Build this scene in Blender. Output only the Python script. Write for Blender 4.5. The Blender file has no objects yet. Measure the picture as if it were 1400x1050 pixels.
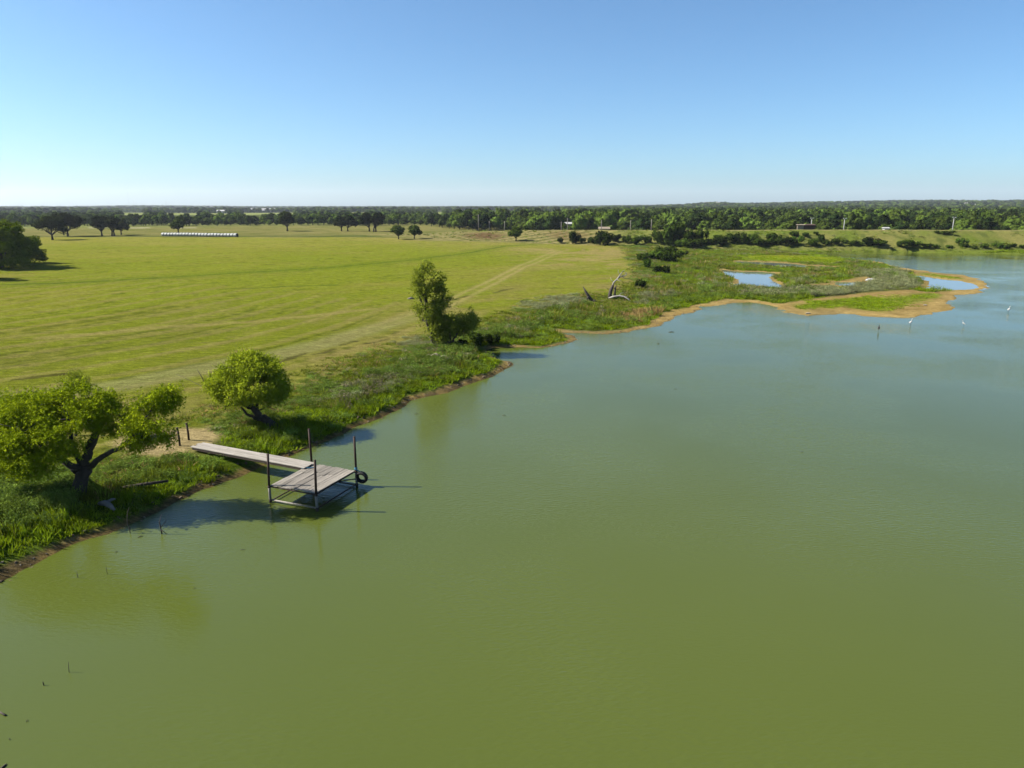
import bpy, math, random
import numpy as np
from mathutils import Vector, Matrix
S = bpy.context.scene
C = S.collection
RNG = np.random.default_rng(7)
random.seed(7)

# ------------------------------------------------------------------ camera, sky, sun, exposure
CAM_H = 15.0
FPX = 972.0                                  # focal length in pixels of the 1400 px wide photograph
PITCH = math.atan(244.0 / FPX)
cam_d = bpy.data.cameras.new('camera'); cam = bpy.data.objects.new('camera', cam_d); C.objects.link(cam)
cam_d.sensor_width = 36.0; cam_d.lens = FPX / 1400 * 36
cam_d.clip_start = 0.1; cam_d.clip_end = 40000
cam.location = (0, 0, CAM_H); cam.rotation_euler = (math.pi / 2 - PITCH, 0, 0)
S.camera = cam

SUN_EL = math.radians(39.0)
SUN_DIR = Vector((-math.cos(SUN_EL) * 0.999, 0.035 * math.cos(SUN_EL), math.sin(SUN_EL))).normalized()   # towards the sun
W = bpy.data.worlds.new('World'); S.world = W; W.use_nodes = True
nt = W.node_tree; bg = nt.nodes['Background']
sky = nt.nodes.new('ShaderNodeTexSky'); sky.sky_type = 'NISHITA'; sky.sun_disc = False
sky.sun_elevation = SUN_EL
sky.sun_rotation = math.atan2(SUN_DIR.x, SUN_DIR.y)
sky.altitude = 200; sky.air_density = 0.8; sky.dust_density = 1.1; sky.ozone_density = 7.0
tint = nt.nodes.new('ShaderNodeVectorMath'); tint.operation = 'MULTIPLY'; tint.inputs[1].default_value = (.96, 1.12, 1.07)
nt.links.new(sky.outputs[0], tint.inputs[0]); nt.links.new(tint.outputs[0], bg.inputs[0]); bg.inputs[1].default_value = 0.0565
sd_ = bpy.data.lights.new('sun', 'SUN'); sun = bpy.data.objects.new('sun', sd_); C.objects.link(sun)
sd_.energy = 5.0; sd_.angle = math.radians(0.53); sd_.color = (1.0, 0.93, 0.82)
sun.rotation_euler = SUN_DIR.to_track_quat('Z', 'Y').to_euler(); sun.location = (-60, 0, 60)
S.view_settings.view_transform = 'Standard'; S.view_settings.look = 'None'
S.view_settings.exposure = 1.54; S.view_settings.gamma = 1.0; S.view_settings.use_curve_mapping = False
S.render.engine = 'CYCLES'
S.cycles.use_denoising = True
S.cycles.max_bounces = 6; S.cycles.diffuse_bounces = 2; S.cycles.glossy_bounces = 3
S.cycles.transmission_bounces = 3; S.cycles.transparent_max_bounces = 8; S.cycles.volume_bounces = 0
S.cycles.sample_clamp_indirect = 4

# ------------------------------------------------------------------ picture point -> place in the world
CP, SP = math.cos(PITCH), math.sin(PITCH)
def ray(px, py):
    x = (px - 700) / FPX; y = (525 - py) / FPX
    return (x, CP + y * SP, -SP + y * CP)
def at(px, py, z=0.0):
    d = ray(px, py); t = (z - CAM_H) / d[2]
    return (d[0] * t, d[1] * t)
def atY(px, py, Y):
    d = ray(px, py); t = Y / d[1]
    return Vector((d[0] * t, Y, CAM_H + d[2] * t))
def on_ground(px, py):
    d = np.array(ray(px, py)); t0, t1 = 18.0, 700.0
    for n_ in (260, 24):
        t = np.geomspace(t0, t1, n_); h = height(d[0] * t, d[1] * t); z = CAM_H + d[2] * t
        k = int(np.argmax(z <= np.maximum(h, 0.0))); k = max(k, 1); t0, t1 = t[k - 1], t[k]
    t = (t0 + t1) / 2; x, y = d[0] * t, d[1] * t
    return Vector((x, y, float(height(np.array([x]), np.array([y]))[0])))
def P(l, z=0.0): return np.array([at(a, b, z) for a, b in l])

# ------------------------------------------------------------------ numpy noise and distances
def _h(ix, iy, s):
    n = (ix.astype(np.int64) * 374761393 + iy.astype(np.int64) * 668265263 + s * 2246822519) & 0xffffffff
    n = ((n ^ (n >> 13)) * 1274126177) & 0xffffffff
    n = (n ^ (n >> 16)) & 0xffffffff
    return n / 4294967295.0
def vn(x, y, s=0):
    ix = np.floor(x); iy = np.floor(y); fx = x - ix; fy = y - iy
    fx = fx * fx * (3 - 2 * fx); fy = fy * fy * (3 - 2 * fy)
    a = _h(ix, iy, s); b = _h(ix + 1, iy, s); c = _h(ix, iy + 1, s); d = _h(ix + 1, iy + 1, s)
    return (a * (1 - fx) + b * fx) * (1 - fy) + (c * (1 - fx) + d * fx) * fy
def fbm(x, y, s=0, o=4):
    r = 0; a = 0.5; t = 0
    for k in range(o):
        r = r + a * vn(x * 2 ** k + 17.3 * k, y * 2 ** k - 9.1 * k, s + k); t += a; a *= 0.5
    return r / t
def ss(a, b, x):
    t = np.clip((x - a) / (b - a), 0, 1); return t * t * (3 - 2 * t)
def pdist(x, y, pts, closed=False):
    """distance to a polyline, position along it (0..n), inside flag"""
    best = np.full(x.shape, 1e18); par = np.zeros(x.shape); ins = np.zeros(x.shape, bool)
    n = len(pts)
    for i in range(n if closed else n - 1):
        ax, ay = pts[i]; bx, by = pts[(i + 1) % n]
        dx, dy = bx - ax, by - ay; L = dx * dx + dy * dy + 1e-12
        t = np.clip(((x - ax) * dx + (y - ay) * dy) / L, 0, 1)
        d = (x - ax - t * dx) ** 2 + (y - ay - t * dy) ** 2
        m = d < best; best = np.where(m, d, best); par = np.where(m, i + t, par)
        if closed:
            cr = ((ay > y) != (by > y)) & (x < (bx - ax) * (y - ay) / (by - ay + 1e-12) + ax)
            ins ^= cr
    return np.sqrt(best), par, ins
def sdist(x, y, pts):
    d, _, i = pdist(x, y, pts, True); return np.where(i, d, -d)    # + inside

# ------------------------------------------------------------------ plan of the place
SHORE = [(0,797),(15,790),(35,778),(60,766),(85,752),(108,741),(128,735),(150,731),(175,718),(200,707),(225,695),(250,682),
 (277,669),(303,660),(324,653),(344,645.5),(358,638),(375,632),(390,627),(403,621),(426,610),(447,604),(461,597),(480,585.6),(510.6,575),
 (539,563.7),(554,555),(559.5,548),(580,543),(613,537),(647,522.6),(673,515),(688,506),(703.5,498),(697,494.5),(683,494),(677.7,489),(662,480),
 (672.6,475.5),(698,475),(739,476),(760,473),(780,469),(788,464),(780,459),(768,455),(790,455.5),(831,457),(860,454),(878.6,451),
 (910,445.7),(913,440),(931,431),(960,421),(982,416),(1000,414),(1026,414),(1051,417),(1061,423),(1086,430),(1106,433),(1126,431),
 (1148.6,429),(1174,429.4),(1183,432),(1206,433.4),(1243,435.7),(1268.6,431),(1300,425.7),(1298.6,420),(1297,413),(1314,404),
 (1337,400),(1353,390),(1340,382),(1318,376),(1268.6,371),(1226,365),(1209,359.5),(1191,356),(1170,354.6),(1150,352),(1130,349.5),
 (1112,347.5),(1118,345.5),(1170,344.8),(1240,345),(1300,346),(1400,347.5)]
WATER = np.vstack([P(SHORE), np.array([(235, 226), (300, 190), (330, 100), (300, -40), (120, -130), (-20, -120), (-42, -50), (-36, 0), (-27, 17)])])
POOLS = [P([(985,368),(1010,371),(1040,371),(1061,373),(1060,376),(1052,379),(1062,386),(1076,391.5),(1065,394),(1032,395.5),(1018,392),(1000,389),(1010,385),(1009,382),(994,377)], .1),
 P([(1003,356.4),(1055,358.4),(1088,360.2),(1106,363.0),(1098,365.9),(1063,365),(1032,362.6),(1009,360)], .1),
 P([(1119,362.8),(1142,364.3),(1139,366.6),(1118,365.6)], .1),
 P([(1139,385),(1178,385.6),(1176,389.6),(1144,390.6)], .1),
 P([(1245.6,376),(1262,376.8),(1278,380),(1318,384),(1340,390),(1337.6,394),(1309.6,396),(1277,396),(1263.6,394),(1271,388),(1265,383.4)], .1)]
# edge of the mown hay field (left of it mown, right of it rough ground)
FEDGE = P([(-160,700),(0,662),(60,655),(120,650),(165,635),(240,622),(262,614),(290,590),(330,566),(400,562),(430,536),(480,506),(540,486),(585,472),(650,456),(700,437),(770,410),
 (800,406),(862,402),(884,376),(872,352),(862,338),(800,335)], .9)
FIELD = np.vstack([FEDGE, P([(740,331),(600,328.5),(560,327)], 1.2), np.array([(-60, 320), (-420, 330), (-420, 10), (-60, 5)])])
MARSH = P([(700,470),(780,420),(870,400),(900,372),(880,345),(905,338),(1060,338),(1120,344),(1400,347),(1420,480),(900,520)], .3)
SPITGREEN = P([(1040,424),(1085,418),(1130,410),(1200,405),(1262,402),(1284,402),(1282,409),(1258,415),(1232,421),(1205,426),(1160,421),(1110,421),(1075,424)], .2)
SPITG2 = P([(1262,374.5),(1300,377.5),(1322,381),(1318,383),(1290,381),(1264,377.5)], .2)
SAND = P([(1050,417),(1085,413),(1180,401),(1245,397),(1265,400),(1340,396),(1345,388),(1325,383),(1280,380),(1240,372),(1200,361),(1160,357),(1175,352),(1360,375),(1370,400),(1310,445),(1050,445)], .15)
GREENMUD = P([(1000,392),(985,388),(1000,385),(1080,392),(1140,385),(1185,378),(1200,384),(1160,394),(1060,398)], .2)
YELLOW = P([(1015,352),(1060,349),(1120,350),(1150,353),(1145,360),(1100,358),(1040,357)], .2)
DIRT = P([(150,604),(190,590),(240,582),(288,583),(300,596),(268,611),(240,621),(200,624),(165,617)], .95)
TRACK = P([(700,340),(748,343),(764,345),(745,352),(722,362),(700,372),(670,388),(640,402),(600,421),(560,434),(500,452),(440,470),(380,485),(300,499),(230,514),(170,527),(110,534),(-40,548)], 1.0)
DARKLINE = P([(-60,394),(20,391),(120,387),(250,380),(350,373),(470,366),(560,357),(650,345),(690,337),(730,334)], 1.1)
TANLINE = P([(60,462),(150,455),(212,447),(350,438),(430,430),(510,421)], 1.1)
DARK2 = P([(300,397),(400,392),(455,390)], 1.1)
SKEL = np.vstack([P([(-260,408),(60,372),(350,358),(560,348),(700,342)], 1.0)])
CREST = np.array([(-52, 352), (-25, 345), (0, 322), (20, 306), (45, 288), (70, 272), (97, 262), (150, 256), (200, 253), (300, 248), (420, 200)], float)
CRZ = np.array([1.2, 3.0, 4.3, 5.0, 5.6, 6.1, 6.5, 6.7, 6.7, 6.7, 6.7])
CRS = np.array([.03, .05, .08, .12, .17, .24, .30, .34, .36, .36, .36])

def height(x, y, full=False):
    x = np.asarray(x, float); y = np.asarray(y, float)
    sd = -sdist(x, y, WATER)                       # + on land
    wob = (fbm(x * .9, y * .9, 5, 3) - .5) * .9 * ss(0, 1.5, np.abs(sd)+.6) + (fbm(x / 3.2, y / 3.2, 6, 4) - .5) * 3.6 * ss(70, 105, y) * (1 - ss(195, 215, y))
    sdw = sd + wob
    m = ss(-6, 6, sdist(x, y, MARSH))
    bh = 0.95 * (1 - m) + .26 * m
    bl = 2.3 * (1 - m) + 3.0 * m
    land = bh * (1 - np.exp(-np.maximum(sdw, 0) / bl)) + .0028 * np.clip(sd, 0, 150) * (1 - .6 * m)
    land = land + (fbm(x / 28, y / 28, 11, 3) - .5) * .7 * ss(8, 70, sd) + (fbm(x / 2.2, y / 2.2, 21, 3) - .5) * .12 * ss(.3, 3, sd)
    h = np.where(sdw > 0, land, np.maximum(sdw * .28, -1.6))
    for p in POOLS:
        q = sdist(x, y, p) + (fbm(x * .6, y * .6, 8, 3) - .5) * 1.6
        h = np.where(sd > 0, h * (1 - ss(-3.0, 0.0, q)) + (.05 - .3 * ss(-.4, 2.0, q)) * ss(-3.0, 0.0, q), h)
    d, par, _ = pdist(x, y, CREST)
    ix = np.arange(len(CRZ)); cz = np.interp(par, ix, CRZ); cs = np.interp(par, ix, CRS)
    dam = cz - np.maximum(d - 2.0, 0) * cs + (fbm(x / 6, y / 6, 31, 3) - .5) * .35
    dam = np.where(sd < 1, -9, dam)
    k = 1.2
    h2 = np.maximum(h, dam)
    hs = np.where(np.abs(h - dam) < k, h2 + (k - np.abs(h - dam)) ** 2 / (4 * k) * .6, h2)
    h = np.where(sd > 1, hs, h)
    r = np.hypot(x, y); a = np.where(y > 10, x / np.maximum(y, 10), np.where(x > 0, 1.0, -1.0))
    hill = 26 * ss(700, 4200, r) * ss(.02, .55, a) + 9 * ss(3000, 6500, r) * (ss(-.62, -.5, a) * (1 - ss(-.5, -.33, a)) + .4 * ss(-.1, .1, a))
    hill = hill + 8 * ss(1800, 2600, r) * (1 - ss(3200, 4000, r)) * np.exp(-((a - .272) / .035) ** 2)
    hill = hill + 11 * (fbm(x / 1100, y / 420, 83, 3) - .5) * ss(900, 2400, r) - 2.5 * ss(1500, 3000, r) * (1 - ss(.0, .3, a))
    h = h + np.where(y > 10, hill, 0)
    if full: return h, sd, sdw, m, dam, d, par
    return h

# ------------------------------------------------------------------ object helpers
def link(o, parent=None):
    C.objects.link(o)
    if parent is not None: o.parent = parent
    return o
def mesh_np(name, v, f, mat=None, smooth=False, fmat=None):
    """v (n,3); f (m,k) all faces with k corners"""
    v = np.asarray(v, np.float32); f = np.asarray(f, np.int32); me = bpy.data.meshes.new(name)
    me.vertices.add(len(v)); me.vertices.foreach_set('co', v.ravel())
    k = f.shape[1]; me.loops.add(f.size); me.loops.foreach_set('vertex_index', f.ravel())
    me.polygons.add(len(f)); me.polygons.foreach_set('loop_start', np.arange(0, f.size, k, dtype=np.int32))
    me.polygons.foreach_set('loop_total', np.full(len(f), k, np.int32))
    mats = mat if isinstance(mat, (list, tuple)) else [mat]
    for m in mats:
        if m: me.materials.append(m)
    if fmat is not None: me.polygons.foreach_set('material_index', np.asarray(fmat, np.int32))
    me.polygons.foreach_set('use_smooth', np.full(len(f), smooth, bool))
    me.update(calc_edges=True); return me
class MB:
    """collects quads of simple solids"""
    def __init__(s): s.v = []; s.f = []; s.n = 0
    def add(s, v, f):
        s.v.append(np.asarray(v, float)); s.f.append(np.asarray(f, int) + s.n); s.n += len(v)
    def box(s, c, size, R=None):
        x, y, z = [q / 2 for q in size]
        v = np.array([(-x,-y,-z),(x,-y,-z),(x,y,-z),(-x,y,-z),(-x,-y,z),(x,-y,z),(x,y,z),(-x,y,z)])
        if R is not None: v = v @ np.array(R).T
        s.add(v + np.array(c), [(0,3,2,1),(4,5,6,7),(0,1,5,4),(1,2,6,5),(2,3,7,6),(3,0,4,7)])
    def tube(s, pts, rad, n=8, cap=True, jit=0.0):
        pts = [Vector(p) for p in pts]
        if not hasattr(rad, '__len__'): rad = [rad] * len(pts)
        vs = []; fs = []; up = Vector((0.31, 0.17, 0.93)).normalized(); m = len(pts); prev = None
        for i, p in enumerate(pts):
            t = (pts[min(i + 1, m - 1)] - pts[max(i - 1, 0)]).normalized()
            a = (prev - t * prev.dot(t)) if prev is not None else t.cross(up)
            if a.length < 1e-4: a = t.orthogonal()
            a.normalize(); b = t.cross(a); prev = a
            for k in range(n):
                w = 2 * math.pi * k / n; q = rad[i] * (1 + jit * (random.random() - .5))
                vs.append(p + (a * math.cos(w) + b * math.sin(w)) * q)
        for i in range(m - 1):
            for k in range(n):
                k2 = (k + 1) % n
                fs.append((i * n + k, i * n + k2, (i + 1) * n + k2, (i + 1) * n + k))
        if cap:
            base = len(vs); vs.append(pts[0]); vs.append(pts[-1])
            for k in range(0, n, 2):
                a, b, c_ = k, (k + 1) % n, (k + 2) % n
                fs.append((base, c_, b, a)); o = (m - 1) * n; fs.append((base + 1, o + a, o + b, o + c_))
        s.add([tuple(q) for q in vs], fs)
    def mesh(s, name, mat, smooth=False):
        return mesh_np(name, np.vstack(s.v), np.vstack(s.f), mat, smooth)
    def build(s, name, mat, parent=None, smooth=False):
        return link(bpy.data.objects.new(name, s.mesh(name, mat, smooth)), parent)
def empty(name, loc, rz=0.0):
    o = bpy.data.objects.new(name, None); o.empty_display_size = .3; o.location = loc; o.rotation_euler = (0, 0, rz)
    return link(o)
ORD = ['first', 'second', 'third', 'fourth', 'fifth', 'sixth', 'seventh', 'eighth', 'ninth', 'tenth', 'eleventh', 'twelfth', 'thirteenth', 'fourteenth', 'fifteenth', 'sixteenth', 'seventeenth', 'eighteenth', 'nineteenth', 'twentieth']
def nth(k, n, a='from the left', b='from the right'):
    return '%s %s' % (ORD[k], a) if k < (n + 1) // 2 else '%s %s' % (ORD[n - 1 - k], b)
def tag(o, label=None, cat=None, group=None, kind=None):
    if label: o['label'] = label
    if cat: o['category'] = cat
    if group: o['group'] = group
    if kind: o['kind'] = kind
    return o

# ------------------------------------------------------------------ materials
def newmat(name):
    m = bpy.data.materials.new(name); m.use_nodes = True; n = m.node_tree; n.nodes.clear()
    out = n.nodes.new('ShaderNodeOutputMaterial'); return m, n, out
def noisy(name, c1, c2, scale=4.0, rough=.8, bump=.0, bscale=None, stretch=None, spec=.3, obj_rand=0.0, detail=5, metallic=0):
    c1 = [q * .36 for q in c1]; c2 = [q * .36 for q in c2]
    m, n, out = newmat(name); L = n.links
    tc = n.nodes.new('ShaderNodeTexCoord'); mp = n.nodes.new('ShaderNodeMapping'); L.new(tc.outputs['Object'], mp.inputs[0])
    if stretch: mp.inputs['Scale'].default_value = stretch
    nz = n.nodes.new('ShaderNodeTexNoise'); nz.inputs['Scale'].default_value = scale; nz.inputs['Detail'].default_value = detail
    nz.inputs['Roughness'].default_value = .65
    L.new(mp.outputs[0], nz.inputs['Vector'])
    cr = n.nodes.new('ShaderNodeValToRGB'); cr.color_ramp.elements[0].position = .32; cr.color_ramp.elements[1].position = .68
    cr.color_ramp.elements[0].color = (*c1, 1); cr.color_ramp.elements[1].color = (*c2, 1); L.new(nz.outputs['Fac'], cr.inputs[0])
    col = cr.outputs[0]
    if obj_rand:
        oi = n.nodes.new('ShaderNodeObjectInfo'); mr = n.nodes.new('ShaderNodeMapRange')
        mr.inputs['To Min'].default_value = 1 - obj_rand; mr.inputs['To Max'].default_value = 1 + obj_rand
        L.new(oi.outputs['Random'], mr.inputs['Value']); vm = n.nodes.new('ShaderNodeVectorMath'); vm.operation = 'SCALE'
        L.new(col, vm.inputs[0]); L.new(mr.outputs[0], vm.inputs['Scale']); col = vm.outputs[0]
    b = n.nodes.new('ShaderNodeBsdfPrincipled'); b.inputs['Roughness'].default_value = rough
    b.inputs['Specular IOR Level'].default_value = spec; b.inputs['Metallic'].default_value = metallic; L.new(col, b.inputs['Base Color'])
    if bump:
        bp = n.nodes.new('ShaderNodeBump'); bp.inputs['Strength'].default_value = 1; bp.inputs['Distance'].default_value = bump
        n2 = n.nodes.new('ShaderNodeTexNoise'); n2.inputs['Scale'].default_value = bscale or scale * 2; n2.inputs['Detail'].default_value = 6
        L.new(mp.outputs[0], n2.inputs['Vector']); L.new(n2.outputs['Fac'], bp.inputs['Height']); L.new(bp.outputs[0], b.inputs['Normal'])
    L.new(b.outputs[0], out.inputs[0]); return m
def leafmat(name, c1, c2, trans=.35, orand=.25, scale=1.2, hue=0.02, rand_mix=0.5):
    """foliage: colour varies by leaf position, by plant; partly translucent"""
    c1 = [q * .83 for q in c1]; c2 = [q * .83 for q in c2]
    m, n, out = newmat(name); L = n.links
    tc = n.nodes.new('ShaderNodeTexCoord'); nz = n.nodes.new('ShaderNodeTexNoise'); nz.inputs['Scale'].default_value = scale; nz.inputs['Detail'].default_value = 3
    L.new(tc.outputs['Object'], nz.inputs['Vector'])
    oi = n.nodes.new('ShaderNodeObjectInfo')
    ad = n.nodes.new('ShaderNodeMath'); ad.operation = 'MULTIPLY_ADD'; L.new(oi.outputs['Random'], ad.inputs[0]); ad.inputs[1].default_value = rand_mix; ad.inputs[2].default_value = -.5 * rand_mix
    a2 = n.nodes.new('ShaderNodeMath'); a2.operation = 'ADD'; L.new(ad.outputs[0], a2.inputs[0]); L.new(nz.outputs['Fac'], a2.inputs[1])
    cr = n.nodes.new('ShaderNodeValToRGB'); cr.color_ramp.elements[0].position = .25; cr.color_ramp.elements[1].position = .75
    cr.color_ramp.elements[0].color = (*c1, 1); cr.color_ramp.elements[1].color = (*c2, 1); L.new(a2.outputs[0], cr.inputs[0])
    mr = n.nodes.new('ShaderNodeMath'); mr.operation = 'MULTIPLY'; L.new(oi.outputs['Random'], mr.inputs[0]); mr.inputs[1].default_value = 7.13
    fr = n.nodes.new('ShaderNodeMath'); fr.operation = 'FRACT'; L.new(mr.outputs[0], fr.inputs[0])
    mm = n.nodes.new('ShaderNodeMapRange'); L.new(fr.outputs[0], mm.inputs['Value']); mm.inputs['To Min'].default_value = 1 - orand; mm.inputs['To Max'].default_value = 1 + orand
    hv = n.nodes.new('ShaderNodeHueSaturation'); L.new(mm.outputs[0], hv.inputs['Value']); L.new(cr.outputs[0], hv.inputs['Color'])
    mh = n.nodes.new('ShaderNodeMapRange'); L.new(oi.outputs['Random'], mh.inputs['Value']); mh.inputs['To Min'].default_value = .5 - hue; mh.inputs['To Max'].default_value = .5 + hue
    L.new(mh.outputs[0], hv.inputs['Hue'])
    d = n.nodes.new('ShaderNodeBsdfDiffuse'); t = n.nodes.new('ShaderNodeBsdfTranslucent'); mx = n.nodes.new('ShaderNodeMixShader')
    L.new(hv.outputs[0], d.inputs[0]); L.new(hv.outputs[0], t.inputs[0]); mx.inputs[0].default_value = trans
    L.new(d.outputs[0], mx.inputs[1]); L.new(t.outputs[0], mx.inputs[2]); L.new(mx.outputs[0], out.inputs[0]); return m

M = {}
M['willow'] = leafmat('willow_leaf', (.13, .19, .005), (.31, .37, .012), .2, 0, 1.3, 0, 0)
M['willow2'] = leafmat('bright_willow_leaf', (.16, .22, .010), (.35, .41, .024), .24, 0, 1.3, 0, 0)
M['cotton'] = leafmat('poplar_leaf', (.11, .15, .015), (.27, .31, .032), .36, 0, .9, 0, 0)
M['oak'] = leafmat('oak_leaf', (.012, .018, .004), (.026, .035, .007), .2, .15, .5, .01)
M['oakgreen'] = leafmat('green_tree_leaf', (.028, .048, .006), (.060, .085, .010), .25, .1, .5, .01)
M['forest'] = leafmat('forest_leaf', (.015, .031, .008), (.088, .118, .018), .18, .45, .12, .025, .8)
M['bush'] = leafmat('bush_leaf', (.014, .028, .004), (.060, .090, .011), .25, .30, .6, .02, .6)
M['edge'] = leafmat('lush_leaf', (.045, .075, .004), (.15, .20, .008), .25, .1, .45, 0, 0)
M['gbright'] = leafmat('bright_grass', (.12, .19, .005), (.23, .30, .012), .4, .25, 1, .02)
M['gtall'] = leafmat('tall_grass', (.085, .12, .008), (.20, .235, .024), .35, .3, 1, .02)
M['sage'] = leafmat('grey_weed', (.14, .155, .065), (.25, .265, .125), .25, .25, 1, .02)
M['lush'] = leafmat('lush_weed', (.075, .125, .016), (.18, .24, .040), .3, .3, 1, .02)
M['dry'] = leafmat('dry_grass', (.22, .15, .05), (.32, .23, .09), .3, .2, 1, .01)
M['dead'] = leafmat('dead_weed', (.13, .11, .06), (.22, .19, .12), .1, .2, 1, .01)
M['bark'] = noisy('bark', (.045, .035, .026), (.12, .095, .075), 3, .95, .03, 9, (1, 1, .35))
M['barkfar'] = noisy('oak_bark', (.04, .032, .025), (.09, .075, .06), 2, .95)
M['deadwood'] = noisy('bleached_wood', (.42, .38, .34), (.70, .66, .60), 2.5, .8, .01, 12, (1, 1, .3))
M['charwood'] = noisy('dark_dead_wood', (.05, .04, .032), (.16, .13, .11), 2.5, .9, .01, 12)
M['plank'] = noisy('weathered_plank', (.25, .225, .185), (.54, .49, .42), 2.2, .8, .006, 20, (.7, 9, 9), .25, .24)
M['plank2'] = noisy('bleached_plank', (.42, .38, .32), (.76, .70, .62), 2.2, .75, .006, 20, (.5, 8, 8), .25, .10)
M['beam'] = noisy('dark_beam', (.05, .035, .025), (.12, .085, .06), 3, .9, .004, 20)
M['rust'] = noisy('rusted_pipe', (.035, .018, .012), (.10, .045, .028), 6, .75, .003, 30, None, .3)
M['pale'] = noisy('pale_pipe', (.28, .25, .21), (.50, .47, .42), 6, .7, .002, 30)
M['rubber'] = noisy('tyre_rubber', (.012, .012, .013), (.03, .03, .032), 8, .7)
M['blue'] = noisy('blue_strap', (.02, .22, .42), (.04, .32, .55), 8, .6)
M['white'] = noisy('white_paint', (.70, .70, .68), (.82, .82, .80), 1, .6)
M['bird'] = noisy('white_feather', (.80, .80, .78), (.9, .9, .88), 6, .7)
M['bdark'] = noisy('dark_feather', (.02, .02, .022), (.06, .055, .05), 6, .7)
M['beak'] = noisy('yellow_beak', (.5, .33, .03), (.6, .4, .05), 6, .5)
M['bleg'] = noisy('black_leg', (.02, .02, .02), (.04, .04, .04), 6, .5)
M['net'] = noisy('bale_net_wrap', (.34, .38, .38), (.62, .64, .62), 3, .6, .01, 8, None, .3, .12)
M['hay'] = noisy('bale_hay', (.06, .05, .03), (.16, .13, .08), 5, .95, .03, 9)
M['pole'] = noisy('pole_wood', (.26, .23, .20), (.42, .38, .33), 2, .8)
M['steel'] = noisy('grey_steel', (.45, .46, .47), (.6, .6, .6), 2, .5)
M['roofm'] = noisy('roof_metal', (.45, .45, .45), (.62, .61, .60), .6, .5)
M['tan'] = noisy('tan_wall', (.42, .34, .25), (.55, .46, .35), .8, .8)
M['brick'] = noisy('brown_wall', (.10, .055, .04), (.17, .09, .06), 1.5, .85)
M['glass'] = noisy('window_glass', (.03, .04, .05), (.06, .07, .08), 1, .1)
M['clod2'] = noisy('pale_clod', (.34, .28, .20), (.46, .40, .30), 3, .95)
M['clod'] = noisy('mud_clod', (.16, .115, .07), (.30, .22, .14), 3, .95)
M['stone'] = noisy('pale_rock', (.38, .34, .29), (.62, .58, .52), 3, .9, .03, 6)

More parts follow.
